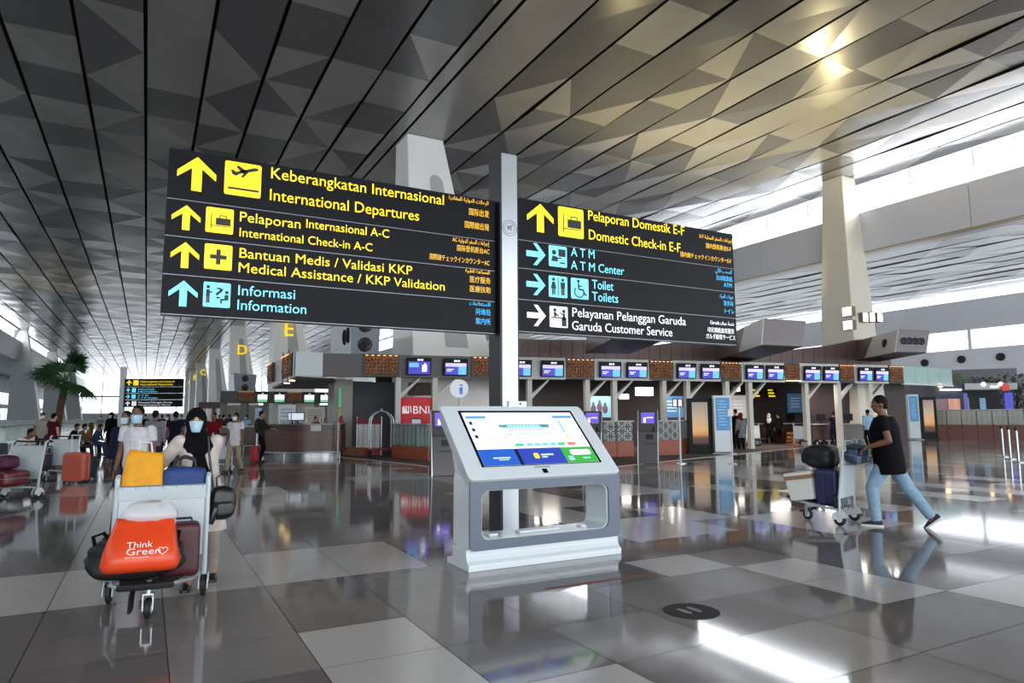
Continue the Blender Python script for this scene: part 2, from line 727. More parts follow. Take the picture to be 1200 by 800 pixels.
# ---- left side
XL = -16.4
lb = MB()
y = -14.0
while y < 234:
    lb.box((XL-0.5, y+3.06, 11.1), (1.0, 6.1, 2.8))
    y += 6.13
struct(lb.build('wall_left', M('panel_grey_left', (150, 152, 155), 0.4), bevel=0.01))
lw = MB()
y = -14
while y < 234:
    lw.box((XL-1.1, y, 13.4), (0.1, 0.07, 1.8))
    y += 3.1
lw.box((XL-1.1, 110, 13.4), (0.06, 250, 0.05))
struct(lw.build('window_3', M_mull))
for y in (81, 118, 154, 190):
    t = MB()
    t.hexa([(XL-0.8, y-1.5, 0), (XL+3.2, y-1.5, 0), (XL+3.2, y+2, 0), (XL-0.8, y+2, 0)], [(XL-0.9, y+0.3, ZC), (XL+0.6, y+0.3, ZC), (XL+0.6, y+1.5, ZC), (XL-0.9, y+1.5, ZC)])
    struct(t.build('column', M('column_grey', (184, 187, 186), 0.45), bevel=0.04))
lo = MB()
lo.box((-24.8, 110, 4.9), (0.3, 252, 9.8))
struct(lo.build('wall_outer_left', M('outer_wall', (96, 100, 104), 0.5)))
lr = MB()
lr.box((-20.9, 110, 9.75), (8.0, 252, 0.2))
struct(lr.build('ceiling_left', M('left_soffit', (110, 113, 115), 0.5)))
lwn = MB()
y = 20
while y < 230:
    for zz in (2.4, 5.4):
        lwn.box((-24.6, y, zz), (0.08, 3.6, 2.2))
    y += 4.6
struct(lwn.build('window_4', M('bright_window', (215, 235, 245), 0.3, emit=1.3)))
# ---- far end: glazed wall with low band
eb = MB()
eb.box((9, 236, 1.5), (70, 0.4, 3.0))
eb.box((9, 236, 8.0), (70, 0.3, 0.5))
for k in range(14):
    eb.box((-22+k*5, 236, 8.5), (0.25, 0.3, 11))
struct(eb.build('wall_end', M('end_wall', (190, 196, 198), 0.5)))
# behind the viewer: unseen wall and piers, added to cut the light from behind
kb = MB()
kb.box((9, -16.2, 12.2), (70, 0.4, 5.2))
for k in range(9):
    kb.box((-24+k*8, -16.2, 5), (1.6, 0.4, 10))
struct(kb.build('wall_back', M('back_wall', (150, 150, 152), 0.6)))
# ================================================================== WAYFINDING SIGN
M_board = M('sign_board', (9, 9, 16), 0.45, spec=0.16)
M_edge = M('sign_edge_highlight', (128, 128, 138), 0.35, 0.5)  # pale tone paints the highlight under each sign row
M_yel = M('sign_yellow', (255, 222, 10), 0.4, emit=0.75)
M_yels = M('sign_amber', (245, 190, 50), 0.4, emit=0.5)
M_cya = M('sign_cyan', (115, 218, 250), 0.4, emit=0.7)
M_cyas = M('sign_blue', (70, 180, 235), 0.4, emit=0.55)
M_whi = M('sign_white', (235, 235, 238), 0.4, emit=0.6)
M_blk = M('sign_black', (16, 16, 22), 0.5)
M_steel = M('brushed_steel', (178, 184, 188), 0.3, 0.7, noise_s=3, noise_a=0.05, stretch=(1, 1, 0.1))
M_pdark = M('post_dark', (26, 26, 32), 0.4)


def rounded_rect(x0, z0, x1, z1, r, n=4):
    pts = []
    for cx, cz, a0 in ((x1-r, z1-r, 0), (x0+r, z1-r, 90), (x0+r, z0+r, 180), (x1-r, z0+r, 270)):
        for k in range(n+1):
            a = math.radians(a0+90*k/n)
            pts.append((cx+r*math.cos(a), cz+r*math.sin(a)))
    return pts


def arrow_poly(kind):
    """chunky arrow in the unit square, pointing up"""
    p = [(0.40, 0.0), (0.60, 0.0), (0.60, 0.60), (0.88, 0.34), (1.0, 0.34), (1.0, 0.52), (0.5, 1.0), (0.0, 0.52), (0.0, 0.34), (0.12, 0.34), (0.40, 0.60)]
    p = [(0.37, 0.0), (0.63, 0.0), (0.63, 0.66), (1.0, 0.36), (1.0, 0.55), (0.5, 1.0), (0.0, 0.55), (0.0, 0.36), (0.37, 0.66)]
    if kind == 'right':
        p = [(z, 1-x) for x, z in p]
    return p


def seg(x0, z0, x1, z1, w):
    d = Vector((x1-x0, z1-z0))
    n = Vector((-d.y, d.x)).normalized()*w/2
    return [(x0+n.x, z0+n.y), (x1+n.x, z1+n.y), (x1-n.x, z1-n.y), (x0-n.x, z0-n.y)]


def disc(cx, cz, r, n=14):
    return [(cx+r*math.cos(2*PI*k/n), cz+r*math.sin(2*PI*k/n)) for k in range(n)]


PICTO = {
    'plane': [seg(.1, .2, .95, .2, .06), [(.2, .62), (.3, .58), (.42, .66), (.92, .83), (.9, .9), (.78, .89), (.3, .7)], [(.45, .7), (.3, .86), (.36, .9), (.62, .76)],
              [(.2, .62), (.16, .74), (.22, .76), (.32, .68)], [(.52, .72), (.44, .56), (.5, .55), (.66, .76)]],
    'case': [seg(.2, .15, .2, .78, .03), seg(.2, .28, .9, .28, .03), [(.36, .32), (.36, .6), (.9, .6), (.9, .32)], seg(.5, .6, .5, .7, .035), seg(.5, .7, .74, .7, .035), seg(.74, .7, .74, .6, .035)],
    'cross': [[(.42, .2), (.58, .2), (.58, .8), (.42, .8)], [(.2, .42), (.42, .42), (.42, .58), (.2, .58)], [(.58, .42), (.8, .42), (.8, .58), (.58, .58)]],
    'info': [disc(.17, .8, .07), [(.1, .42), (.24, .42), (.24, .7), (.1, .7)], seg(.14, .42, .14, .16, .06), seg(.21, .42, .21, .16, .06), seg(.22, .6, .34, .6, .05),
             disc(.86, .62, .07), [(.78, .3), (.93, .3), (.93, .52), (.78, .52)], seg(.8, .32, .66, .32, .07), seg(.66, .34, .66, .16, .06)],
    'atm': [disc(.28, .68, .12), [(.12, .25), (.5, .25), (.46, .48), (.2, .52)], seg(.42, .42, .7, .42, .06), [(.52, .5), (.52, .86), (.92, .86), (.92, .5)], seg(.6, .2, .9, .2, .07)],
    'wc': [disc(.25, .83, .08), [(.1, .4), (.4, .4), (.32, .72), (.18, .72)], seg(.2, .4, .2, .12, .07), seg(.3, .4, .3, .12, .07), seg(.5, .08, .5, .94, .04),
           disc(.75, .83, .08), [(.64, .44), (.86, .44), (.88, .72), (.62, .72)], seg(.7, .45, .7, .12, .08), seg(.8, .45, .8, .12, .08)],
    'wheel': [disc(.42, .86, .08), seg(.42, .76, .44, .46, .08), seg(.44, .46, .68, .46, .08), seg(.68, .46, .8, .2, .08), seg(.8, .2, .9, .24, .07), seg(.44, .62, .64, .62, .06)],
    'desk': [disc(.28, .82, .09), seg(.28, .72, .3, .5, .12), seg(.3, .66, .5, .54, .06), disc(.78, .78, .09), seg(.78, .68, .78, .36, .13), seg(.7, .62, .54, .72, .05),
             seg(.08, .46, .92, .46, .06), [(.66, .06), (.92, .06), (.92, .44), (.66, .44)]],
}


def at_panel(px, py, yp):
    p = at_y(px, py, yp)
    return p.x, p.z


def sign_picto(parent, bx, mat, kind, yp):
    (px0, py0, px1, py1) = bx
    x0, _ = at_panel(px0, (py0+py1)/2, yp)
    x1, _ = at_panel(px1, (py0+py1)/2, yp)
    _, zc = at_panel((px0+px1)/2, (py0+py1)/2, yp)
    h = (x1-x0)
    z0 = zc-h/2
    o = MB().prism(rounded_rect(x0, z0, x1, z0+h, h*0.06), yp-0.006, yp-0.001).build('pictogram', mat, parent)
    b = MB()
    for poly in PICTO[kind]:
        b.prism([(x0+h*x, z0+h*z) for x, z in poly], yp-0.010, yp-0.0065)
    if kind == 'wheel':
        pts = [(0.46+0.26*math.cos(math.radians(a)), 0.34+0.26*math.sin(math.radians(a))) for a in range(130, 361, 12)]
        for a, c in zip(pts[:-1], pts[1:]):
            b.prism([(x0+h*x, z0+h*z) for x, z in seg(a[0], a[1], c[0], c[1], .06)], yp-0.010, yp-0.0065)
    b.build('symbol', M_blk, o)
    if kind == 'info':
        text('?', x0+h*0.34, z0+h*0.36, h*0.28, h*0.46, M_blk, o, y=yp-0.008, name='question_mark')


def sign_arrow(parent, bx, mat, kind, yp):
    (px0, py0, px1, py1) = bx
    x0, _ = at_panel(px0, (py0+py1)/2, yp)
    x1, _ = at_panel(px1, (py0+py1)/2, yp)
    _, z1 = at_panel((px0+px1)/2, py0, yp)
    _, z0 = at_panel((px0+px1)/2, py1, yp)
    MB().prism([(x0+(x1-x0)*x, z0+(z1-z0)*z) for x, z in arrow_poly(kind)], yp-0.006, yp-0.001).build('arrow', mat, parent)


def sign_text(parent, s, px0, pyb, px1, cap, mat, yp):
    x0, z = at_panel(px0, pyb, yp)
    x1, _ = at_panel(px1, pyb, yp)
    if any(ord(ch) > 0x3000 for ch in s):
        cap *= 0.8
    _, z2 = at_panel(px0, pyb-cap, yp)
    return text(s, x0, z, x1-x0, (z2-z), mat, parent, y=yp-0.004)


sign = thing('wayfinding_sign', 'tall steel post carrying two black sign boards above the touchscreen kiosk', 'sign')
XP0, XP1, YP0, YP1 = 3.985, 4.245, 7.66, 8.0
pb = MB()
pb.box(((XP0+XP1)/2, (YP0+YP1)/2, 2.5), (XP1-XP0-0.03, YP1-YP0, 5.0))
post = pb.build('post', M_steel, sign, bevel=0.006)
sb = MB()
sb.box((XP0+0.004, (YP0+YP1)/2+0.01, 2.5), (0.022, YP1-YP0-0.01, 4.99))
sb.box((XP1-0.004, (YP0+YP1)/2+0.01, 2.5), (0.022, YP1-YP0-0.01, 4.99))
sb.build('side_trim', M_pdark, post)
eb = MB()
for rr, ww in ((0.105, .008), (0.075, .006)):
    for k in range(28):
        a0, a1 = 2*PI*k/28, 2*PI*(k+1)/28
        eb.prism(seg((XP0+XP1)/2+rr*math.cos(a0), 3.98+rr*math.sin(a0), (XP0+XP1)/2+rr*math.cos(a1), 3.98+rr*math.sin(a1), ww), YP0-0.004, YP0+0.001)
eb.prism([((XP0+XP1)/2+x*.06, 3.98+z*.06) for x, z in ((-.9, .2), (-.2, .5), (.9, .8), (.3, .1), (.6, -.6), (0, -.2), (-.6, -.7), (-.4, -.1))], YP0-0.004, YP0+0.001)
eb.build('emblem', M('emblem_grey', (120, 124, 128), 0.5), post)
bp = MB()
bp.box(((XP0+XP1)/2, (YP0+YP1)/2, 0.01), (0.5, 0.55, 0.02))
bp.build('base_plate', M_steel, sign)


def sign_panel(x0, x1, z0, z1, yp, thick):
    b = MB()
    b.box(((x0+x1)/2, yp+thick/2, (z0+z1)/2), (x1-x0, thick, z1-z0-0.012))
    o = b.build('sign_panel', M_board, sign, bevel=0.004)
    e = MB()
    e.box(((x0+x1)/2, yp+thick/2, z0+0.003), (x1-x0-0.01, thick*0.9, 0.012))
    e.build('edge_highlight', M_edge, o)
    return o


YL = 7.76
xl0 = at_panel(193, 270, YL)[0]
xl1 = XP0-0.03
zt, zb = at_panel(199, 172, YL)[1], at_panel(187, 367, YL)[1]
hh = zt-zb
fr = [1.0, 0.69, 0.465, 0.235, 0.0]
LP = [sign_panel(xl0, xl1, zb+hh*fr[i+1], zb+hh*fr[i], YL, 0.16) for i in range(4)]
a = LP[0]
sign_arrow(a, (207.6, 184, 253.5, 224), M_yel, 'up', YL)
sign_picto(a, (263, 189, 306, 232), M_yel, 'plane', YL)
sign_text(a, 'Keberangkatan Internasional', 316, 208.5, 519, 13.6, M_yel, YL)
sign_text(a, 'International Departures', 314.5, 234, 490, 13.6, M_yel, YL)
sign_text(a, arabic('الرحلات الدولية المغادرة'), 525.5, 233, 572, 6, M_yels, YL)
sign_text(a, '国际出发', 549, 251, 572.5, 8, M_yels, YL)
sign_text(a, '国際線出発', 544, 266, 572.5, 8, M_yels, YL)
a = LP[1]
sign_arrow(a, (201, 240.4, 235, 269.5), M_yel, 'up', YL)
sign_picto(a, (241, 242.5, 273.6, 274.6), M_yel, 'case', YL)
sign_text(a, 'Pelaporan', 279.6, 259, 351, 12, M_yel, YL)
sign_text(a, 'Internasional A-C', 357.6, 266.5, 455, 10.5, M_yel, YL)
sign_text(a, 'International Check-in A-C', 279.3, 276.6, 435.5, 10.5, M_yel, YL)
sign_text(a, 'AC '+arabic('إجراءات السفر الدولية'), 530, 282.5, 573, 6, M_yels, YL)
sign_text(a, '国际登机柜台AC', 535, 293, 573, 7, M_yels, YL)
sign_text(a, '国際線チェックインカウンターAC', 503, 303, 573, 7, M_yels, YL)
a = LP[2]
sign_arrow(a, (199.8, 283.6, 233.4, 314), M_yel, 'up', YL)
sign_picto(a, (239.4, 285.4, 272, 317), M_yel, 'cross', YL)
sign_text(a, 'Bantuan Medis / Validasi KKP', 279, 301.5, 482, 12, M_yel, YL)
sign_text(a, 'Medical Assistance / KKP Validation', 278, 318.5, 520, 12, M_yel, YL)
sign_text(a, arabic('المساعدة الطبية'), 545, 318.5, 573.5, 6, M_yels, YL)
sign_text(a, '医疗服务', 550, 330, 574, 7.5, M_yels, YL)
sign_text(a, '医療扶助', 550, 341, 574, 7.5, M_yels, YL)
a = LP[3]
sign_arrow(a, (197.4, 328.6, 231.6, 359), M_cya, 'up', YL)
sign_picto(a, (238, 330, 270, 361), M_cya, 'info', YL)
sign_text(a, 'Informasi', 277.5, 345.4, 344.4, 12.3, M_cya, YL)
sign_text(a, 'Information', 276.6, 362.5, 357.6, 12.3, M_cya, YL)
sign_text(a, arabic('الاستعلامات'), 550, 357, 574.5, 6, M_cyas, YL)
sign_text(a, '问询处', 557, 368, 574.5, 7.5, M_cyas, YL)
sign_text(a, '案内所', 557, 379, 574.5, 7.5, M_cyas, YL)

YR = 7.72
xr0 = XP1+0.03
xr1 = at_panel(861, 335, YR)[0]
zt, zb = at_panel(608, 231, YR)[1], at_panel(608, 388, YR)[1]
hh = zt-zb
fr = [1.0, 0.68, 0.468, 0.236, 0.0]
RP = [sign_panel(xr0, xr1, zb+hh*fr[i+1], zb+hh*fr[i], YR, 0.16) for i in range(4)]
a = RP[0]
sign_arrow(a, (617.5, 239, 648.3, 272), M_yel, 'up', YR)
sign_picto(a, (654, 244, 683.5, 278), M_yel, 'case', YR)
sign_text(a, 'Pelaporan Domestik E-F', 688.4, 257.5, 800.5, 12, M_yel, YR)
sign_text(a, 'Domestic Check-in E-F', 689, 280, 796, 12, M_yel, YR)
sign_text(a, 'E-F '+arabic('إجراءات السفر المحلية'), 819.5, 278.5, 857, 5.5, M_yels, YR)
sign_text(a, '国内登机柜台E-F', 827, 290, 856, 6, M_yels, YR)
sign_text(a, '国内線チェックインカウンターE-F', 797, 300, 856, 6, M_yels, YR)
a = RP[1]
sign_arrow(a, (616.7, 285, 639, 310.5), M_cya, 'right', YR)
sign_picto(a, (643, 288, 664, 313), M_cya, 'atm', YR)
sign_text(a, 'A T M', 669, 299.7, 696.5, 10.5, M_cya, YR)
sign_text(a, 'A T M Center', 669, 315, 731, 10.5, M_cya, YR)
sign_text(a, arabic('السحب الآلي'), 838, 318.5, 857, 5.5, M_cyas, YR)
sign_text(a, '自动取款机', 839, 327.5, 857.5, 6, M_cyas, YR)
sign_text(a, 'ATM', 848, 336, 857.5, 5, M_cyas, YR)
a = RP[2]
sign_arrow(a, (616.7, 321, 639, 345.7), M_cya, 'right', YR)
sign_picto(a, (643, 323, 664.5, 349), M_cya, 'wc', YR)
sign_picto(a, (669, 325.6, 689.3, 351), M_cya, 'wheel', YR)
sign_text(a, 'Toilet', 693.6, 338, 718.5, 11, M_cya, YR)
sign_text(a, 'Toilets', 693.6, 352, 724, 11, M_cya, YR)
sign_text(a, arabic('دورات المياه'), 843, 348.5, 858.7, 5.5, M_cyas, YR)
sign_text(a, '洗手间', 847.6, 357.5, 858.7, 6, M_cyas, YR)
sign_text(a, 'トイレ', 847.6, 366.5, 859, 6, M_cyas, YR)
a = RP[3]
sign_arrow(a, (617.5, 357, 639.5, 382), M_whi, 'right', YR)
sign_picto(a, (644, 358.6, 665, 384), M_whi, 'desk', YR)
sign_text(a, 'Pelayanan Pelanggan Garuda', 669.7, 370.7, 802.5, 11, M_whi, YR)
sign_text(a, 'Garuda Customer Service', 669.7, 386.2, 787, 11, M_whi, YR)
sign_text(a, 'Garuda '+arabic('خدمة عملاء'), 832, 379.5, 860, 5.5, M_whi, YR)
sign_text(a, '印尼鹰航旅客服务', 829, 388.5, 860, 6, M_whi, YR)
sign_text(a, 'ガルダ顧客サービス', 827, 396, 861, 6, M_whi, YR)

# ================================================================== TOUCHSCREEN KIOSK
M_kw = M('kiosk_white', (214, 222, 226), 0.28, coat=0.3)
M_kg = M('kiosk_grey', (92, 102, 118), 0.35)
M_scr = M('screen_white', (225, 230, 245), 0.15, emit=0.62)
kio = thing('touchscreen_kiosk', 'white touchscreen directory kiosk with sloping screen standing before the steel sign post', 'kiosk', (3.73, 6.12, 0))
KX = 0.92
# foot: flared plinth
fo = MB()
fo.prism_x([(-0.02, 0), (0.52, 0), (0.52, 0.06), (0.40, 0.085), (0.36, 0.13), (0.36, 0.2), (0.04, 0.2), (0.04, 0.13), (0.02, 0.09), (-0.02, 0.06)], -KX, KX)
fo.build('foot', M_kw, kio, bevel=0.006)
# open frame with a rounded window through it
out = rounded_rect(-KX+0.03, 0.17, KX-0.03, 0.93, 0.06, 6)
inn = rounded_rect(-KX+0.16, 0.29, KX-0.16, 0.76, 0.09, 6)


def ring_prism(mb, o_, i_, y0, y1):
    n = len(o_)
    A = [mb.bm.verts.new((x, y0, z)) for x, z in o_]
    B = [mb.bm.verts.new((x, y0, z)) for x, z in i_]
    C = [mb.bm.verts.new((x, y1, z)) for x, z in o_]
    D = [mb.bm.verts.new((x, y1, z)) for x, z in i_]
    for k in range(n):
        q = (k+1) % n
        for f in ((A[k], A[q], B[q], B[k]), (C[k], D[k], D[q], C[q]), (A[k], C[k], C[q], A[q]), (B[k], B[q], D[q], D[k])):
            mb.bm.faces.new(f)


fr_ = MB()
ring_prism(fr_, out, inn, 0.02, 0.42)
fr_.build('frame', M_kw, kio, smooth=40)
tr = MB()
ring_prism(tr, rounded_rect(-KX+0.02, 0.19, KX-0.0, 0.90, 0.05, 6), rounded_rect(-KX+0.145, 0.285, KX-0.145, 0.765, 0.09, 6), -0.005, 0.02)
tr.build('front_trim', M_kg, kio, smooth=40)
# sloping head
SB, ST = Vector((0, -0.04, 0.88)), Vector((0, 0.76, 1.62))
sd = (ST-SB)
SL = sd.length
sdir = sd.normalized()
snrm = Vector((0, -sdir.z, sdir.y))
hm = Matrix(((1, 0, 0, 0), (0, sdir.y, snrm.y, 0), (0, sdir.z, snrm.z, 0), (0, 0, 0, 1)))


def slab(x, s, n):
    return SB + Vector((x, 0, 0)) + sdir*s + snrm*n


hb = MB()
TH = 0.16
pl = rounded_rect(-KX, 0, KX, SL, 0.05, 5)
A = [hb.bm.verts.new(slab(x, s, 0)) for x, s in pl]
B = [hb.bm.verts.new(slab(x*0.97, 0.03+s*0.95, -TH)) for x, s in pl]
hb.bm.faces.new(A)
hb.bm.faces.new(B[::-1])
for k in range(len(pl)):
    q = (k+1) % len(pl)
    hb.bm.faces.new((A[k], B[k], B[q], A[q]))
hb.build('head', M_kw, kio, bevel=0.01)
nk = MB()
nk.prism_x([(0.0, 0.86), (0.44, 0.86), (0.44, 0.95), (0.55, 1.22), (0.30, 1.08), (0.02, 0.87)], -KX+0.05, KX-0.05)
nk.build('neck', M_kw, kio)


def on_slab(mb, x0, s0, x1, s1, n, mi=0, r=0):
    pts = rounded_rect(x0, s0, x1, s1, r, 3) if r else [(x0, s0), (x1, s0), (x1, s1), (x0, s1)]
    A = [mb.bm.verts.new(slab(x, s, n)) for x, s in pts]
    B = [mb.bm.verts.new(slab(x, s, n-0.0015)) for x, s in pts]
    mb.bm.faces.new(A).material_index = mi
    for k in range(len(pts)):
        q = (k+1) % len(pts)
        mb.bm.faces.new((A[k], B[k], B[q], A[q])).material_index = mi


x0, x1, s0, s1 = -0.70, 0.72, 0.17, 0.97
gl_ = MB()
on_slab(gl_, x0-0.03, s0-0.01, x1+0.03, s1+0.035, 0.002)
scr = gl_.build('screen_glass', M('screen_black', (14, 14, 18), 0.1), kio)
sc_ = MB()
on_slab(sc_, x0, s0, x1, s1, 0.004)
scr2 = sc_.build('display', M_scr, scr)


def uv(u, v):
    return x0+(x1-x0)*u, s0+(s1-s0)*v


def scr_block(u0, v0, u1, v1, name, rgb, n=0.006, r=0, e=0.6):
    b = MB()
    a, c = uv(u0, v0), uv(u1, v1)
    on_slab(b, a[0], a[1], c[0], c[1], n, r=r)
    return b.build(name, M('screen_%d_%d_%d' % rgb, rgb, 0.3, emit=e), scr)


scr_block(0.0, 0.0, 0.30, 0.29, 'advert_panel', (38, 88, 178))
scr_block(0.33, 0.0, 0.71, 0.29, 'advert_panel', (46, 66, 160))
scr_block(0.71, 0.0, 1.0, 0.29, 'advert_panel', (60, 160, 70))
scr_block(0.30, 0.0, 0.33, 0.29, 'advert_gap', (20, 24, 48), 0.0055)
scr_block(0.02, 0.88, 0.19, 0.93, 'menu_bar', (80, 150, 215))
scr_block(0.80, 0.88, 0.985, 0.93, 'menu_bar', (80, 150, 215))
scr_block(0.78, 0.14, 0.97, 0.24, 'search_field', (238, 244, 240), 0.007, 0.03)
for k, (u, w, c) in enumerate(((0.33, .075, (70, 190, 120)), (0.43, .055, (110, 190, 230)), (0.5, .055, (110, 190, 230)), (0.57, .055, (110, 190, 230)), (0.64, .055, (110, 190, 230)), (0.71, .07, (70, 190, 120)), (0.80, .08, (235, 110, 90)))):
    scr_block(u, 0.335, u+w, 0.385, 'button', c, 0.006, 0.015)
b = MB()
for k in range(9):
    a, c = uv(0.83+0.0*k, 0.43+0.044*k), uv(0.845, 0.46+0.044*k)
    on_slab(b, a[0], a[1], c[0], c[1], 0.006, 0 if k < 4 else 1)
b.build('category_dots', [M('screen_120_120_40', (190, 190, 60), 0.3, emit=.5), M('screen_teal', (60, 170, 180), 0.3, emit=.5)], scr)
b = MB()
for k in range(10):
    a, c = uv(0.86, 0.42+0.045*k), uv(0.96-0.02*(k % 3), 0.428+0.045*k)
    on_slab(b, a[0], a[1], c[0], c[1], 0.006)
for k in range(3):
    a, c = uv(0.03, 0.5+0.13*k), uv(0.055, 0.56+0.13*k)
    on_slab(b, a[0], a[1], c[0], c[1], 0.006, 1)
b.build('list_lines', [M('screen_200', (170, 178, 205), 0.3, emit=.5), M('screen_navy', (30, 40, 80), 0.3, emit=.2)], scr)
# terminal plan drawn on the screen
b = MB()


def strip(u0, v0, u1, v1, mi=0, n=0.006):
    a, c = uv(u0, v0), uv(u1, v1)
    on_slab(b, a[0], a[1], c[0], c[1], n, mi)


strip(0.24, 0.745, 0.76, 0.752, 1)
strip(0.30, 0.69, 0.70, 0.735, 0)
strip(0.33, 0.62, 0.68, 0.685, 2)
for k in range(12):
    u = 0.33+0.03*k
    strip(u, 0.735, u+0.008, 0.765, 1, 0.0065)
strip(0.27, 0.70, 0.34, 0.75, 1, 0.0068)
strip(0.64, 0.69, 0.72, 0.75, 1, 0.0068)
for k in range(10):
    u = 0.24+0.055*k
    strip(u, 0.555-0.0*k+0.0025*(-(k-4.5)**2+20)*0.4, u+0.055, 0.565+0.0025*(-(k-4.5)**2+20)*0.4, 3)
b.build('terminal_plan', [M('plan_teal', (150, 205, 205), .3, emit=.5), M('plan_dark', (80, 150, 160), .3, emit=.4), M('plan_lilac', (205, 205, 225), .3, emit=.5), M('plan_grey', (170, 170, 180), .3, emit=.4)], scr)
b = MB()
a, c = uv(0.445, 0.10), uv(0.49, 0.2)
on_slab(b, a[0], a[1], c[0], c[1], 0.007, r=0.02)
b.build('advert_badge', M('badge_yellow', (240, 205, 60), .3, emit=.6), scr)
b = MB()
for (u0_, v0_, u1_, v1_) in ((0.10, 0.12, 0.24, 0.145), (0.14, 0.09, 0.22, 0.105), (0.51, 0.15, 0.62, 0.18), (0.51, 0.11, 0.56, 0.135), (0.74, 0.1, 0.79, 0.12), (0.74, 0.05, 0.79, 0.085), (0.87, 0.07, 0.94, 0.09)):
    a, c = uv(u0_, v0_), uv(u1_, v1_)
    on_slab(b, a[0], a[1], c[0], c[1], 0.0068)
b.build('advert_lines', M('screen_pale', (190, 215, 245), .3, emit=.5), scr)
b = MB()
on_slab(b, -0.055, 0.045, 0.005, 0.105, 0.003)
b.build('scanner_window', M('screen_black', (14, 14, 18), 0.1), kio)
b = MB()
for k in range(9):
    on_slab(b, -0.13+0.022*k, 0.125, -0.115+0.022*k, 0.14, 0.002)
b.build('maker_mark', M('mark_grey', (110, 118, 125), .4), kio)
b = MB()
b.box((0.06, 0.78, 1.64), (0.24, 0.06, 0.07))
cm = b.build('camera_clip', M_kw, kio, bevel=0.008)
b = MB()
b.cyl((0.09, 0.745, 1.645), (0.09, 0.752, 1.645), 0.012)
b.build('lens', M_blk, cm)
for (x, w) in ((-0.55, .10), (0.0, 0.5), (0.55, .06)):
    b = MB()
    b.box((x, 0.22, 0.30), (w, 0.1, 0.02))
    b.build('cable_cover', M_kw, kio, bevel=0.006)

# floor stickers
b = MB()
c = at(810, 716)
b.lathe([(0.215, 0.0008), (0.215, 0.002), (0.0, 0.0021)], (c.x, c.y, 0), 40)
st = b.build('floor_sticker', M('sticker_grey', (54, 52, 54), 0.7, spec=0.15))
tag(st, 'round dark grey footprint sticker on the pale tiles in front of the kiosk', 'sticker')
b = MB()
for sx in (-1, 1):
    b.ell((c.x+sx*0.05, c.y+0.02, 0.003), (0.028, 0.085, 0.001), 14, 6)
b.build('footprint', M('sticker_pale', (120, 118, 120), 0.5), st)
b = MB()
p, q = at(640, 690), at(766, 672)
dv = (q-p).normalized()
nv = Vector((-dv.y, dv.x, 0))*0.022
b.bm.faces.new([b.bm.verts.new((v.x, v.y, 0.002)) for v in (p-nv, q-nv, q+nv, p+nv)])
st = b.build('floor_tape', M('tape_rust', (126, 66, 44), 0.6, noise_s=25, noise_a=.3), solid=0.001)
tag(st, 'worn rust-brown tape line stuck on the floor in front of the kiosk', 'tape')
b = MB()
for k in range(3):
    v = p+dv*(0.06+0.035*k)
    b.box((v.x, v.y, 0.0028), (0.018, 0.022, 0.001), math.atan2(dv.y, dv.x))
b.build('print', M_blk, st)
# ================================================================== TROLLEYS
M_alu = M('trolley_metal', (196, 202, 206), 0.3, 0.7)
M_alu_w = M('trolley_board', (186, 196, 200), 0.35)
M_rub = M('rubber_black', (24, 24, 26), 0.6)
M_cap = M('wheel_guard', (205, 212, 216), 0.4)
M_wire = M('basket_wire', (150, 158, 165), 0.35, 0.6)


def wheel(parent, x, y, r, guard=True, swivel=True):
    w = MB()
    w.tube([(x-0.022, y, r), (x-0.012, y, r), (x+0.012, y, r), (x+0.022, y, r)], [r*0.8, r, r, r*0.8], 20)
    o = w.build('wheel', M_rub, parent, smooth=40)
    h = MB()
    h.cyl((x-0.026, y, r), (x+0.026, y, r), r*0.5, n=16)
    h.build('hub', M_cap, o, smooth=40)
    f = MB()
    if guard:
        pts = [(y+math.cos(a)*(r+0.015), r+math.sin(a)*(r+0.015)) for a in [math.radians(k) for k in range(-10, 171, 15)]]
        inner = [(y+math.cos(a)*(r*0.45), r+math.sin(a)*(r*0.45)) for a in [math.radians(k) for k in range(170, -11, -15)]]
        f.prism_x(pts+inner, x-0.038, x-0.030)
        f.prism_x(pts+inner, x+0.030, x+0.038)
        f.build('wheel_guard', M_cap, parent, bevel=0.002)
    else:
        f.box((x-0.034, y+0.01, r+0.05), (0.008, 0.05, 0.13))
        f.box((x+0.034, y+0.01, r+0.05), (0.008, 0.05, 0.13))
        f.box((x, y+0.01, r+0.112), (0.076, 0.05, 0.012))
        f.cyl((x, y+0.01, r+0.112), (x, y+0.01, 0.30), 0.018)
        f.build('caster_fork', M_alu, parent)


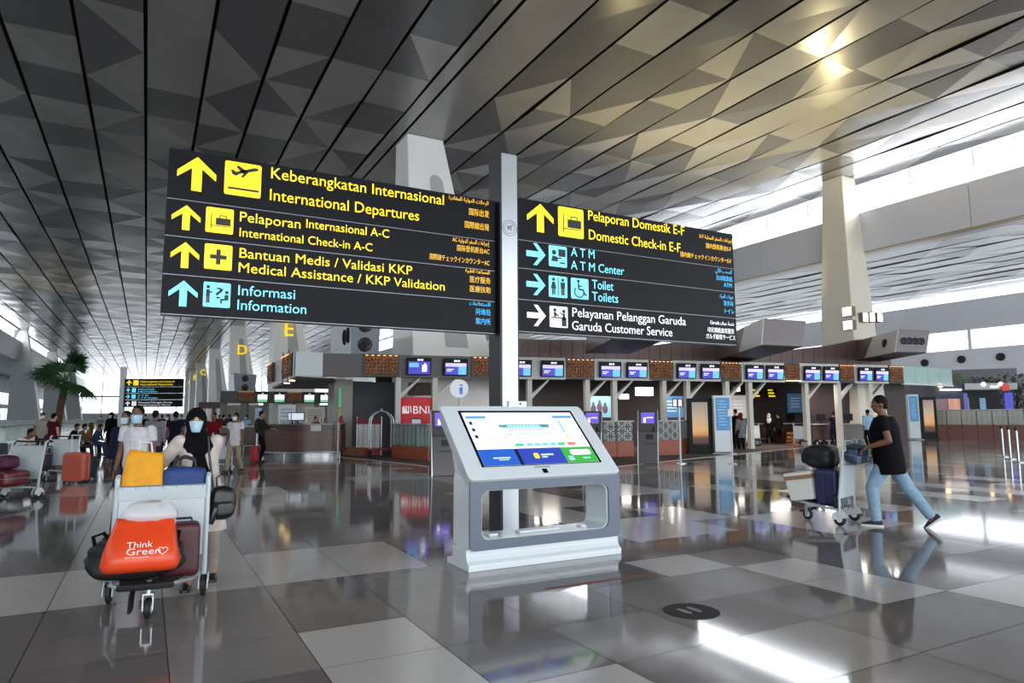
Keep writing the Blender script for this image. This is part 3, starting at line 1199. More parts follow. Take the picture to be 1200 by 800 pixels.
def make_trolley(label, loc, rz, group=None, simple=False, w=0.66):
    """local +Y is the way it rolls; the handle end is at y = 0"""
    t = thing('luggage_trolley', label, 'luggage trolley', loc, rz, group)
    hw = w/2
    # platform
    p = MB()
    for s in (-1, 1):
        p.tube([(s*hw*0.9, 0.02, 0.20), (s*hw*0.8, 0.55, 0.25), (s*hw*0.45, 0.92, 0.30), (0, 0.97, 0.305)], 0.018, 8)
    for yy, ww in ((0.18, 0.84), (0.42, 0.8), (0.66, 0.66)):
        p.tube([(-hw*ww, yy, 0.215+yy*0.09), (hw*ww, yy, 0.215+yy*0.09)], 0.012, 8)
    p.build('platform', M_alu, t, smooth=40)
    d = MB()
    d.hexa([(-hw*0.8, 0.06, 0.222), (hw*0.8, 0.06, 0.222), (hw*0.5, 0.9, 0.300), (-hw*0.5, 0.9, 0.300)], [(-hw*0.8, 0.06, 0.232), (hw*0.8, 0.06, 0.232), (hw*0.5, 0.9, 0.310), (-hw*0.5, 0.9, 0.310)])
    d.build('deck', M('deck_dark', (52, 54, 58), 0.5), t)
    bmp = MB()
    bmp.tube([(-hw*0.5, 0.93, 0.30), (-hw*0.25, 0.99, 0.31), (hw*0.25, 0.99, 0.31), (hw*0.5, 0.93, 0.30)], 0.025, 8)
    bmp.build('bumper', M_rub, t, smooth=40)
    # upright frame leaning back
    for s in (-1, 1):
        u = MB()
        u.tube([(s*hw, 0.06, 0.16), (s*hw, 0.05, 0.4), (s*hw, -0.05, 1.05), (s*hw, -0.10, 1.07)], 0.021, 8)
        u.build('upright', M_alu_w, t, smooth=40)
    b = MB()
    b.hexa([(-hw+0.02, 0.045, 0.36), (hw-0.02, 0.045, 0.36), (hw-0.02, 0.06, 0.36), (-hw+0.02, 0.06, 0.36)],
           [(-hw+0.02, -0.022, 0.86), (hw-0.02, -0.022, 0.86), (hw-0.02, -0.007, 0.86), (-hw+0.02, -0.007, 0.86)])
    b.build('advert_board', M_alu_w, t, bevel=0.004)
    bs = MB()
    bs.hexa([(-hw+0.015, -0.01, 0.86), (hw-0.015, -0.01, 0.86), (hw-0.015, 0.0, 0.86), (-hw+0.015, 0.0, 0.86)],
            [(-hw+0.015, -0.01, 0.99), (hw-0.015, -0.01, 0.99), (hw-0.015, 0.0, 0.99), (-hw+0.015, 0.0, 0.99)])
    bs.build('basket_front', M_alu_w, t)
    k = MB()
    for i in range(7):
        x = -hw+0.04+(w-0.08)*i/6
        k.tube([(x, 0, 0.985), (x, -0.02, 0.82), (x, -0.24, 0.82), (x, -0.26, 0.93)], 0.0045, 6)
    for zz, yy in ((0.985, 0.0), (0.93, -0.26), (0.82, -0.13), (0.82, -0.22)):
        k.tube([(-hw+0.02, yy, zz), (hw-0.02, yy, zz)], 0.006, 6)
    for s in (-1, 1):
        k.tube([(s*(hw-0.02), 0.0, 0.985), (s*(hw-0.02), -0.26, 0.93)], 0.006, 6)
    k.build('basket', M_wire, t, smooth=40)
    h = MB()
    h.tube([(-hw, -0.10, 1.07), (-hw+0.02, -0.22, 1.06), (-hw+0.08, -0.29, 1.05), (hw-0.08, -0.29, 1.05), (hw-0.02, -0.22, 1.06), (hw, -0.10, 1.07)], 0.018, 10)
    h.build('handle_bar', M_rub, t, smooth=40)
    for s in (-1, 1):
        wheel(t, s*hw, 0.06, 0.095)
    wheel(t, -0.0, 0.70, 0.082, guard=False)
    fl = MB()
    fl.tube([(hw*0.35, 0.5, 0.23), (hw*0.35, 0.62, 0.16), (hw*0.3, 0.8, 0.11), (hw*0.3, 0.88, 0.10)], [0.016, 0.02, 0.02, 0.014], 8)
    fl.build('brake_foot', M_rub, t, smooth=40)
    return t


# ================================================================== LUGGAGE
def suitcase(label, loc, rz, size, mat, trim=None, handle=True, group=None, name='suitcase', tilt=0, band=None, wheels=True):
    """upright case: size = width, depth, height"""
    t = thing(name, label, 'suitcase', loc, rz, group)
    if tilt:
        t.rotation_euler = (tilt, 0, rz)
    sx, sy, sz = size
    trim = trim or M_rub
    z0 = 0.05 if wheels else 0.0
    s = MB()
    s.soft((0, 0, z0+sz/2), (sx, sy, sz), 9.0, 12)
    s.build('shell', mat, t, smooth=60)
    z = MB()
    z.soft((0, 0, z0+sz/2), (sx*1.012, 0.022, sz*1.012), 9.0, 10)
    z.build('zip_band', trim, t, smooth=60)
    g = MB()
    for k in range(3):
        x = -sx*0.25+sx*0.25*k
        g.soft((x, -sy/2-0.0, z0+sz/2), (0.025, 0.02, sz*0.82), 5.0, 5)
    g.build('ribs', mat, t, smooth=60) if not band else g.build('straps', band, t, smooth=60)
    if wheels:
        for a in (-1, 1):
            for b in (-1, 1):
                w = MB()
                w.cyl((a*sx*0.38-0.012, b*sy*0.33, 0.027), (a*sx*0.38+0.012, b*sy*0.33, 0.027), 0.027)
                w.box((a*sx*0.38, b*sy*0.33, 0.05), (0.03, 0.035, 0.03))
                w.build('wheel', M_rub, t, smooth=40)
    h = MB()
    if handle:
        zt = z0+sz
        for a in (-1, 1):
            h.tube([(a*sx*0.18, sy*0.25, zt-0.02), (a*sx*0.18, sy*0.25, zt+0.40)], 0.008, 6)
        h.tube([(-sx*0.22, sy*0.25, zt+0.40), (sx*0.22, sy*0.25, zt+0.40)], 0.014, 8)
        h.build('pull_handle', M_alu, t, smooth=40)
    else:
        h.tube([(-0.09, 0, z0+sz-0.01), (-0.08, 0, z0+sz+0.03), (0.08, 0, z0+sz+0.03), (0.09, 0, z0+sz-0.01)], 0.01, 8)
        h.build('grip', trim, t, smooth=40)
    return t


def soft_bag(name, label, cat, loc, rz, size, mat, p=3.2, wob=0.10, seed=1, straps=True, strap_mat=None, group=None, tilt=(0, 0), pocket=False):
    t = thing(name, label, cat, loc, rz, group)
    t.rotation_euler = (tilt[0], tilt[1], rz)
    sx, sy, sz = size
    b = MB()
    b.soft((0, 0, sz/2), (sx, sy, sz), p, 12, wob, seed)
    b.build('body', mat, t, smooth=70)
    sm = strap_mat or mat
    if straps:
        for s in (-1, 1):
            h = MB()
            h.tube([(-sx*0.22, s*sy*0.12, sz*0.94), (-sx*0.17, s*sy*0.12, sz*1.10), (0, s*sy*0.10, sz*1.2), (sx*0.17, s*sy*0.12, sz*1.10), (sx*0.22, s*sy*0.12, sz*0.94)], 0.013, 8)
            h.build('handle', sm, t, smooth=40)
    z = MB()
    z.soft((0, 0, sz*0.93), (sx*0.7, 0.02, 0.03), 4, 6)
    z.build('zip', M_rub, t, smooth=60)
    if pocket:
        q = MB()
        q.soft((0, -sy*0.45, sz*0.42), (sx*0.62, sy*0.22, sz*0.5), 3.5, 10, wob*.6, seed+3)
        q.build('pocket', mat, t, smooth=70)
    return t


# ================================================================== PEOPLE
SK1 = M('skin_tan', (150, 104, 78), 0.5)
SK2 = M('skin_brown', (112, 74, 54), 0.5)
SK3 = M('skin_light', (196, 150, 122), 0.5)
HAIR = M('hair_black', (11, 10, 10), 0.75, spec=0.2, noise_s=60, noise_a=.3)
MASK = M('mask_blue', (176, 208, 222), 0.7, noise_s=40, noise_a=.05)
MASKW = M('mask_white', (222, 224, 226), 0.7)


def cloth(name, rgb):
    return M('cloth_'+name, rgb, 0.9, noise_s=14, noise_a=0.14, bump=0.25, spec=0.15)


BLACK = cloth('black', (12, 12, 15))
WHITEC = cloth('white', (204, 202, 206))
CREAM = cloth('cream', (196, 186, 180))
BEIGE = cloth('beige', (150, 138, 126))
NAVY = cloth('navy', (26, 30, 52))
JEANS = cloth('jeans', (58, 72, 98))
LJEANS = cloth('light_jeans', (136, 164, 186))
MAROON = cloth('maroon', (104, 24, 38))
GREYC = cloth('grey', (118, 120, 124))
DGREY = cloth('charcoal', (48, 48, 52))
LBLUE = cloth('light_blue', (150, 188, 216))
KHAKI = cloth('khaki', (150, 134, 110))
ORANGEC = cloth('ochre', (156, 104, 40))
PINK = cloth('pink', (206, 160, 166))
OLIVE = cloth('olive', (84, 82, 66))
SHOE = M('shoe_dark', (30, 34, 42), 0.6)
SOLE = M('shoe_sole', (214, 214, 210), 0.5)


def ik(a, t, l1, l2, hint):
    a, t, hint = Vector(a), Vector(t), Vector(hint)
    d = t-a
    L = min(d.length, (l1+l2)*0.998)
    u = d.normalized()
    e = a+u*L
    x = (l1*l1-l2*l2+L*L)/(2*L)
    h = math.sqrt(max(l1*l1-x*x, 0))
    n = hint-u*hint.dot(u)
    if n.length < 1e-6:
        n = u.orthogonal()
    return a+u*x+n.normalized()*h, e


def ring(c, rx, ry, t=None, n=16, fx=Vector((1, 0, 0)), fy=Vector((0, 1, 0))):
    return [c+fx*(rx*math.cos(2*PI*k/n))+fy*(ry*math.sin(2*PI*k/n)) for k in range(n)]


def person(label, loc, rz, H=1.7, top=WHITEC, legs=JEANS, skin=SK1, hair=HAIR, sleeve=0.55, group=None, fem=False, lean=0.0,
           pelvis=None, feet=None, hands=None, headyaw=0.0, headpitch=0.0, mask=MASK, hijab=None, hem=0.80, coat=None, shoes=SHOE, fine=False,
           hairlong=False, feet_up=(0, 0), glove=None, sole=False, skirt=None, wide=1.0, drape=None, elbow_out=0.35, footpitch=(0, 0), cat='person', deep=1.0, tilt=0.0):
    """local +Y is the way the person faces, +X the person's right-hand side"""
    k = H/1.72
    vox = 0.008 if fine else 0.017
    vc = 0.010 if fine else 0.017
    t = thing('person', label, cat, loc, rz, group)
    pel = Vector(pelvis)*1.0 if pelvis else Vector((0, 0, 0.92*k))
    cl, sl = math.cos(lean), math.sin(lean)

    def up(x, y, z):            # torso space: z measured from pelvis, leaning forward
        return pel+Vector((x*k+tilt*z*k, (y*cl+z*sl)*k, (z*cl-y*sl)*k))
    fy = Vector((0, cl, -sl))
    fx = Vector((1, 0, 0))
    ws = (0.90 if fem else 1.0)*wide
    sh = {1: up(0.185*ws, 0, 0.49), -1: up(-0.185*ws, 0, 0.49)}
    hip = {1: pel+Vector((0.09*k, 0, -0.02*k)), -1: pel+Vector((-0.09*k, 0, -0.02*k))}
    feet = feet or {1: (0.1, 0.02), -1: (-0.1, -0.02)}
    ank, knee = {}, {}
    for s in (1, -1):
        f = feet[s]
        a = Vector((f[0], f[1], (f[2] if len(f) > 2 else 0)+0.09*k))
        knee[s], ank[s] = ik(hip[s], a, 0.43*k, 0.42*k, (s*0.12, 1, 0.1))
    hands = hands or {1: (0.27*k, 0.05, 0.80*k), -1: (-0.27*k, 0.05, 0.80*k)}
    elb, wr = {}, {}
    for s in (1, -1):
        elb[s], wr[s] = ik(sh[s], hands[s], 0.285*k, 0.255*k, (s*elbow_out, -1, -0.9))
    hr = Matrix.Rotation(headyaw, 3, 'Z') @ Matrix.Rotation(-headpitch, 3, 'X')
    hc = up(0, 0.03, 0.70)

    def hd(x, y, z):
        return hc+hr @ Vector((x*k, y*k, z*k))
    # ---- body: one continuous surface
    b = MB()

    def torso(mb, prof, g=0.0):
        mb.loft([ring(up(0, yo, z), (rx*ws+g)*k, (ry*deep+g)*k, fx=fx, fy=fy) for z, rx, ry, yo in prof])
    TP = [(-0.10, .10, .08, 0), (-0.05, .15, .105, 0), (0.02, .165, .115, -.005), (0.12, .14, .10, 0), (0.25, .15, .105, .005), (0.36, .165, .112, .01), (0.46, .165, .09, 0), (0.51, .12, .07, -.005), (0.55, .055, .055, 0)]
    torso(b, TP)
    b.tube([up(0, -.005, .49), up(0, .01, .57), hd(0, -.015, -.07)], [.062*k, .054*k, .056*k], 12)
    b.ell(hd(0, -0.005, 0.015), (.073*k, .093*k, .105*k), 18, 12, hr)
    b.ell(hd(0, 0.025, -0.055), (.056*k, .062*k, .06*k), 14, 10, hr)
    b.ell(hd(0, 0.092, -0.018), (.014*k, .020*k, .024*k), 10, 8, hr)
    b.ell(hd(0, 0.078, -0.062), (.026*k, .012*k, .012*k), 10, 6, hr)
    for s in (1, -1):
        b.ell(hd(s*.074, -.01, -.005), (.010*k, .022*k, .032*k), 8, 8, hr)
        b.ell(sh[s], (.058*k, .055*k, .058*k), 12, 8)
        b.tube([sh[s], sh[s].lerp(elb[s], .5), elb[s]], [.054*k, .047*k, .040*k], 12)
        b.ell(elb[s], (.041*k,)*3, 10, 8)
        b.tube([elb[s], elb[s].lerp(wr[s], .35), wr[s]], [.040*k, .042*k, .027*k], 12)
        # hand
        d = (wr[s]-elb[s]).normalized()
        dn = Vector((d.x, d.y, d.z-0.25)).normalized()
        side = Vector((1, 0, 0)) if abs(dn.x) < .8 else Vector((0, 1, 0))
        if abs(dn.z) > .7:
            side = Vector((0, 1, 0))
        side = (side-dn*side.dot(dn)).normalized()
        pn = dn.cross(side).normalized()
        if abs(dn.z) > .7:
            if pn.x*s > 0:
                pn = -pn
        elif pn.z > 0:
            pn = -pn
        pc = wr[s]+dn*.05*k
        rm = Matrix((side, pn, dn)).transposed()
        b.ell(pc, (.041*k, .017*k, .055*k), 12, 8, rm)
        for q in range(4):
            base = wr[s]+dn*.085*k+side*(q-1.5)*.021*k
            L = (.072, .082, .078, .06)[q]*k
            c1 = base+dn*L*.4+pn*L*.12
            c2 = c1+dn*L*.22+pn*L*.30
            c3 = c2+pn*L*.28-dn*L*.02
            b.tube([base-dn*.02*k, base, c1, c2, c3], [.0095*k, .0095*k, .009*k, .0085*k, .007*k], 8)
        ths = side if (s*side.x < 0 if abs(side.x) > .5 else side.y > 0) else -side
        tb_ = wr[s]+dn*.025*k+ths*.028*k
        b.tube([tb_, tb_+ths*.028*k+dn*.028*k+pn*.01*k, tb_+ths*.034*k+dn*.058*k+pn*.026*k], [.014*k, .011*k, .008*k], 8)
        # leg
        b.tube([hip[s], hip[s].lerp(knee[s], .5), knee[s]], [.085*k, .072*k, .055*k], 12)
        b.ell(knee[s], (.055*k,)*3, 10, 8)
        b.tube([knee[s], knee[s].lerp(ank[s], .35), ank[s]], [.054*k, .056*k, .036*k], 12)
        fr3 = Matrix.Rotation(-footpitch[0 if s == 1 else 1], 3, 'X')
        b.tube([ank[s]+fr3 @ Vector((0, -.01*k, -.01)), ank[s]+fr3 @ Vector((0, .05*k, -.045*k)), ank[s]+fr3 @ Vector((s*.01, .14*k, -.065*k))], [.034*k, .034*k, .018*k], 10)
    b.build('body', skin, t, remesh=vox, relax=3)
    # ---- eyes on people near enough to show them
    if fine:
        for s in (1, -1):
            e = MB()
            e.ell(hd(s*.031, .0825, .012), (.013*k, .008*k, .0065*k), 12, 8, hr)
            o = e.build('eye', M('eye_white', (190, 184, 178), .3), t, smooth=80)
            e = MB()
            e.ell(hd(s*.031, .0875, .012), (.006*k, .005*k, .006*k), 10, 8, hr)
            e.build('iris', M('eye_dark', (20, 14, 12), .2), o, smooth=80)
            e = MB()
            e.tube([hd(s*.014, .092, .030), hd(s*.032, .089, .036), hd(s*.05, .078, .030)], [.003*k, .004*k, .002*k], 6)
            e.build('eyebrow', HAIR, t, smooth=80)
    # ---- hair or head cloth
    if hijab:
        h = MB()
        h.ell(hd(0, -0.022, 0.022), (.098*k, .108*k, .122*k), 20, 14, hr)
        h.ell(hd(0, -0.02, -0.09), (.085*k, .085*k, .06*k), 18, 10, hr)
        for s in (1, -1):
            h.tube([hd(s*.074, .045, .05), hd(s*.078, .05, -.01), hd(s*.062, .06, -.08), hd(0, .06, -.125)], [.024*k, .026*k, .03*k, .04*k], 10)
        h.tube([hd(-.074, .045, .05), hd(-.04, .066, .098), hd(.04, .066, .098), hd(.074, .045, .05)], [.022*k, .022*k, .022*k, .022*k], 10)
        h.loft([ring(c, rx*k, ry*k) for c, rx, ry in ((hd(0, -.01, -.08), .085, .08), (up(0, .0, .53), .13, .10), (up(0, .01, .46), .165*ws+.015, .125), (up(0, .02, .36), .15, .125), (up(0, .035, drape or .28), .13, .115))])
        h.build('head_scarf', hijab, t, remesh=vox, relax=4)
    elif hair:
        h = MB()
        h.ell(hd(0, -0.020, 0.038), (.083*k, .094*k, .092*k), 18, 12, hr)
        h.ell(hd(0, -0.055, -0.01), (.070*k, .052*k, .07*k), 16, 10, hr)
        if hairlong:
            h.ell(hd(0, -0.06, -0.07), (.085*k, .05*k, .12*k), 16, 10, hr)
        h.build('hair', hair, t, remesh=vox, relax=2)
    if mask:
        ms = MB()
        n, mm = 14, 8
        g = []
        for j in range(mm+1):
            row = []
            f = j/mm
            zz = -0.112+0.114*f
            half = 70 if 0.15 < f < 0.95 else 62
            bulge = 0.012+0.023*math.sin(PI*min(1, f*0.8+0.08))
            for i in range(n+1):
                a = math.radians(-half+2*half*i/n)
                rx_ = (0.060+0.016*f)
                ry_ = (0.070+0.004*f)
                nose = bulge*math.cos(a)**3
                row.append(hd(math.sin(a)*rx_*1.04, 0.018+math.cos(a)*ry_+nose, zz))
            g.append([ms.bm.verts.new(q) for q in row])
        for j in range(mm):
            for i in range(n):
                ms.bm.faces.new((g[j][i], g[j][i+1], g[j+1][i+1], g[j+1][i]))
        mo = ms.build('face_mask', mask, t, smooth=80, solid=0.004)
    # ---- trousers
    if legs:
        g = MB()
        torso(g, [(-0.09, .115, .10, 0), (-0.03, .165, .115, 0), (0.03, .165, .115, -.005), (0.10, .148, .105, 0)], .012)
        lw = 1+(wide-1)*.45
        for s in (1, -1):
            g.tube([hip[s]+Vector((0, 0, .03*k)), hip[s].lerp(knee[s], .5), knee[s]], [.100*k*lw, .086*k*lw, .070*k*lw], 14)
            g.ell(knee[s], (.069*k*lw,)*3, 12, 8)
            e = knee[s].lerp(ank[s], 1.0)
            g.tube([knee[s], knee[s].lerp(ank[s], .4), e+Vector((0, 0, -.02*k))], [.069*k*lw, .068*k*lw, (.056 if not fem else .064)*k*lw], 14)
        g.build('trousers', legs, t, remesh=vc, relax=3)
    if skirt:
        g = MB()
        zl = 0.12
        g.loft([ring(Vector((0, pel.y, 1.02*k)), .155*k, .12*k), ring(Vector((0, pel.y, .85*k)), .19*k, .145*k), ring(Vector((0, pel.y*.5, .45*k)), .20*k, .17*k), ring(Vector((0, 0, zl)), .23*k, .20*k)])
        g.build('long_skirt', skirt, t, remesh=vc, relax=3)
    # ---- shirt
    if top:
        g = MB()
        z0 = hem-0.92
        prof = [(z0, .165, .115, 0), (z0+.06, .17, .12, 0), (0.05, .168, .118, 0), (0.14, .155, .11, 0), (0.25, .155, .112, .005), (0.36, .17, .116, .01), (0.46, .17, .095, 0), (0.515, .125, .075, -.005), (0.535, .075, .07, 0)]
        torso(g, prof, .018)
        for s in (1, -1):
            g.ell(sh[s], (.072*k, .070*k, .070*k), 12, 8)
            if sleeve <= 1:
                g.tube([sh[s], sh[s].lerp(elb[s], sleeve)], [.073*k, .066*k], 14)
            else:
                e = elb[s].lerp(wr[s], sleeve-1)
                g.tube([sh[s], elb[s]], [.072*k, .058*k], 14)
                g.ell(elb[s], (.058*k,)*3, 12, 8)
                g.tube([elb[s], e], [.057*k, .044*k], 14)
        g.build('shirt', top, t, remesh=vc, relax=3)
    if coat:
        g = MB()
        z0 = -0.41
        prof = [(z0, .19, .15, -.01), (z0+.12, .185, .14, -.005), (0.05, .18, .125, 0), (0.14, .168, .118, 0), (0.25, .168, .12, .0), (0.36, .178, .122, .0), (0.46, .175, .10, -.01), (0.52, .12, .075, -.02)]
        torso(g, prof, .022)
        for s in (1, -1):
            g.ell(sh[s], (.078*k, .075*k, .074*k), 12, 8)
            g.tube([sh[s], elb[s]], [.078*k, .068*k], 14)
            g.ell(elb[s], (.068*k,)*3, 12, 8)
            g.tube([elb[s], elb[s].lerp(wr[s], .9)], [.067*k, .05*k], 14)
        g.build('cardigan', coat, t, remesh=vc, relax=3)
    # ---- shoes
    for i, s in enumerate((1, -1)):
        sp = footpitch[i]
        mtx = Matrix.Translation(ank[s]) @ Matrix.Rotation(-sp, 4, 'X') @ Matrix.Translation(-ank[s])
        a = ank[s]-Vector((0, 0, .09*k))
        g = MB()
        rings = []
        for y, w, hgt in ((-.075, .028, .05), (-.06, .040, .085), (0.0, .043, .10), (.06, .045, .075), (.12, .048, .055), (.165, .038, .042), (.185, .018, .03)):
            rings.append([mtx @ (a+Vector((x*w*k+s*.008, y*k, z))) for x, z in ((-1, .012), (-.95, hgt*.5*k), (-.5, hgt*.95*k), (0, hgt*k), (.5, hgt*.95*k), (.95, hgt*.5*k), (1, .012), (.5, .008), (-.5, .008))])
        g.loft(rings)
        o = g.build('shoe', shoes, t, smooth=60)
        if sole or fine:
            g = MB()
            rings = []
            for y, w in ((-.08, .030), (-.06, .042), (0.0, .045), (.06, .047), (.12, .050), (.165, .040), (.19, .020)):
                rings.append([mtx @ (a+Vector((x*w*k+s*.008, y*k, z))) for x, z in ((-1, 0), (-1, .024), (1, .024), (1, 0))])
            g.loft(rings)
            g.build('sole', SOLE if sole else shoes, o)
    return t


def face(dx, dy):
    """rotation that turns local +Y to the world direction"""
    return math.atan2(-dx, dy)


def cf(deg):
    """facing measured in the picture: 0 away from the viewer, 90 to the picture's left, 180 towards the viewer"""
    return RZC+math.radians(deg)
# ================================================================== NEAR GROUPS


def to_local(p, loc, rz):
    v = Vector(p)-Vector(loc)
    return Matrix.Rotation(-rz, 3, 'Z') @ v


def from_local(p, loc, rz):
    return Vector(loc) + Matrix.Rotation(rz, 3, 'Z') @ Vector(p)


# ---- woman with the loaded trolley
T1 = Vector((0.155, 6.58, 0))
R1 = face(-0.12, -1)
tro = make_trolley('metal luggage trolley piled with bags, pushed by the woman in the black head scarf', T1, R1, w=0.70)
tro.scale = (1.0, 0.92, 0.94)
wl = at(233, 682)
wrz = face(-0.10, -1)
hl, hr_ = from_local((0.24, -0.29, 0.985), T1, R1), from_local((-0.20, -0.29, 0.985), T1, R1)
# her right hand is the one on the picture's left
handsW = {1: to_local(hl, wl, wrz), -1: to_local(hr_, wl, wrz)}
handsW = {q: v + Vector((0, -0.06, 0.05)) for q, v in handsW.items()}
person('woman in black head scarf, blue mask and cream cardigan pushing the loaded trolley at left', wl, wrz, 1.56, top=BLACK, legs=BEIGE, skin=SK3, fem=True, hijab=BLACK,
       coat=CREAM, hands=handsW, feet={1: (0.09, 0.22), -1: (-0.10, -0.10)}, fine=True, shoes=M('shoe_black', (14, 14, 15), .4), hem=0.78, drape=.12, headyaw=0.05, elbow_out=0.22, tilt=0.13)


def onT(x, y, z):
    return from_local((x, y, z), T1, R1)


duf = thing('duffel_bag', 'slack black duffel bag lying across the front of the left trolley under the orange bag', 'bag', onT(0.11, 0.52, 0.285), R1+0.05)
b = MB()
b.soft((0, 0, 0.15), (0.66, 0.42, 0.30), 3.0, 14, 0.16, 4)
b.build('body', M('nylon_black', (15, 15, 17), .6, noise_s=10, noise_a=.2, bump=.4), duf, smooth=70)
for s in (-1, 1):
    h = MB()
    h.tube([(s*.27, .02, .22), (s*.29, .05, .33), (s*.22, .08, .36), (s*.16, .06, .27)], 0.014, 8)
    h.build('handle', BLACK, duf, smooth=50)
org = thing('shopping_bag', 'bright orange shopping bag with white lettering on top of the black duffel bag', 'bag', onT(0.05, 0.72, 0.385), R1)
org.scale = (0.80, 0.86, 0.86)
b = MB()
rings = []
for z, w, d, yo in ((0.0, .30, .13, .03), (.06, .325, .16, .05), (.16, .30, .15, .03), (.28, .275, .11, -.03), (.38, .25, .07, -.10), (.42, .24, .05, -.12)):
    rings.append([Vector((w*max(-1, min(1, 1.25*math.cos(2*PI*k/24)))*(1+.02*math.sin(5*k+z*20)), yo+d*max(-1, min(1, 1.2*math.sin(2*PI*k/24))), z)) for k in range(24)])
b.loft(rings)
M_or = M('plastic_orange', (226, 70, 26), 0.35, noise_s=7, noise_a=.08, bump=.35)
b.build('body', M_or, org, smooth=60)
tilt_ = math.radians(24)
for s, z, hgt, w in (('Think', .205, .052, .17), ('Green', .150, .058, .22), ('for everyone', .125, .016, .15)):
    t_ = text(s, 0, 0, w, hgt, M('print_white', (240, 236, 230), .5), org, ext=0.001, loc=(0.11, 0.168-(z-.16)*.42+.012, z), rot=(PI/2-tilt_, 0, PI), name='print')
b = MB()
hp = [(16*math.sin(a)**3, 13*math.cos(a)-5*math.cos(2*a)-2*math.cos(3*a)-math.cos(4*a)) for a in [2*PI*k/28 for k in range(28)]]
for a, c in zip(hp, hp[1:]+hp[:1]):
    b.prism(seg(a[0]*.0026, a[1]*.0022, c[0]*.0026, c[1]*.0022, .006), -.001, .001)
o = b.build('heart_print', M('print_white', (240, 236, 230), .5), org)
o.location = (-0.19, 0.176, 0.172)
o.rotation_euler = (-tilt_, 0, PI)
# clear plastic sack standing out of the orange bag
b = MB()
rings = []
for z, w, d, yo in ((.36, .22, .05, -.11), (.42, .25, .09, -.12), (.48, .23, .08, -.14), (.53, .17, .05, -.15), (.55, .10, .02, -.16)):
    rings.append([Vector((-.03+w*math.cos(2*PI*k/20)*(1+.06*math.sin(4*k+z*50)), yo+d*math.sin(2*PI*k/20), z+.012*math.sin(3*k))) for k in range(20)])
b.loft(rings)
pk = b.build('plastic_sack', M('plastic_clear', (222, 224, 226), 0.18, alpha=0.55, noise_s=12, bump=.6), None, smooth=60)
pk.location = org.location
pk.rotation_euler = org.rotation_euler
pk.scale = org.scale
tag(pk, 'crumpled clear plastic sack standing out of the top of the orange bag', 'plastic bag')
suitcase('dark maroon patterned cabin case standing on the left trolley against its board', onT(-0.17, 0.33, 0.235), R1+0.1, (0.30, 0.2, 0.42), M('case_maroon', (72, 22, 32), .45), handle=False, wheels=False, band=M('strap_grey', (120, 110, 112), .5))
yb = thing('shopping_bag', 'tall mustard yellow cloth bag standing in the basket of the left trolley', 'bag', onT(0.17, -0.12, 0.79), R1)
yb.scale = (1, 1, 1.08)
b = MB()
rings = []
for z, w, d, sx in ((0, .155, .095, 0), (.03, .165, .105, 0), (.15, .16, .10, .0), (.28, .15, .085, -.005), (.36, .14, .06, -.01), (.39, .128, .035, -.015)):
    rings.append([Vector((sx+w*max(-1, min(1, 1.3*math.cos(2*PI*k/24)))*(1+.015*math.sin(6*k+z*30)), d*max(-1, min(1, 1.3*math.sin(2*PI*k/24))), z+(.02*math.cos(2*PI*k/24) if z > .3 else 0))) for k in range(24)])
b.loft(rings)
b.build('body', M('canvas_yellow', (226, 156, 22), .7, noise_s=9, noise_a=.12, bump=.4), yb, smooth=60)
b = MB()
b.tube([(-.06, .0, .38), (-.05, .02, .46), (.03, .02, .47), (.05, 0, .38)], .008, 8)
b.build('handle', M('plastic_white', (220, 222, 224), .3), yb, smooth=50)
bb_ = thing('lunch_bag', 'royal blue bag with black handle in the left trolley basket beside the yellow bag', 'bag', onT(-0.15, -0.13, 0.79), R1)
bb_.scale = (1, 1, 1.25)
b = MB()
b.soft((0, 0, 0.115), (0.36, 0.2, 0.22), 4.5, 10, .05, 2)
b.build('body', M('canvas_blue', (24, 58, 120), .6, noise_s=12, noise_a=.12), bb_, smooth=60)
b = MB()
b.tube([(-.09, 0, .21), (-.075, 0, .275), (.0, 0, .295), (.075, 0, .275), (.09, 0, .21)], .014, 8)
b.build('handle', M_rub, bb_, smooth=50)
b = MB()
b.soft((0, 0, .205), (.3, .03, .03), 4, 6)
b.build('zip', M_rub, bb_, smooth=60)
# shoulder bag, hanging at her side
hp_ = from_local((-0.17, 0.14, 0.57), wl, wrz)
hbag = thing('handbag', 'black leather backpack hanging from the arm of the woman in the cream cardigan', 'bag', hp_, wrz+0.35)
b = MB()
b.soft((0, 0, 0.15), (0.235, 0.13, 0.30), 3.2, 12, .06, 8)
b.build('body', M('leather_black', (17, 17, 19), .35, noise_s=20, bump=.15), hbag, smooth=70)
b = MB()
b.soft((0, 0.07, 0.10), (0.17, 0.05, 0.14), 3.2, 8, .04, 9)
b.build('pocket', M('leather_black', (17, 17, 19), .35), hbag, smooth=70)
b = MB()
b.tube([(-.05, 0, .29), (-.06, 0, .38), (0, 0, .43), (.06, 0, .38), (.05, 0, .29)], .009, 8)
b.build('handle', M('leather_black', (17, 17, 19), .35), hbag, smooth=50)
b = MB()
b.tube([(.08, .0, .27), (.10, -.02, .42), (.13, -.02, .62), (.13, -.06, .76)], .011, 8)
b.build('shoulder_strap', M('leather_black', (17, 17, 19), .35), hbag, smooth=50)
pp = from_local((-0.07, 0.22, 0.55), wl, wrz)
b = MB()
b.lathe([(.0, 0), (.036, .005), (.038, .03), (.038, .15), (.03, .165), (.02, .17), (.022, .2), (.0, .2)], n=20)
fl = b.build('flask', M('flask_black', (26, 26, 30), .3), None, smooth=50, loc=pp)
fl.rotation_euler = (0.1, 0.28, 0)
tag(fl, 'dark drink flask hanging below the black leather backpack', 'bottle')

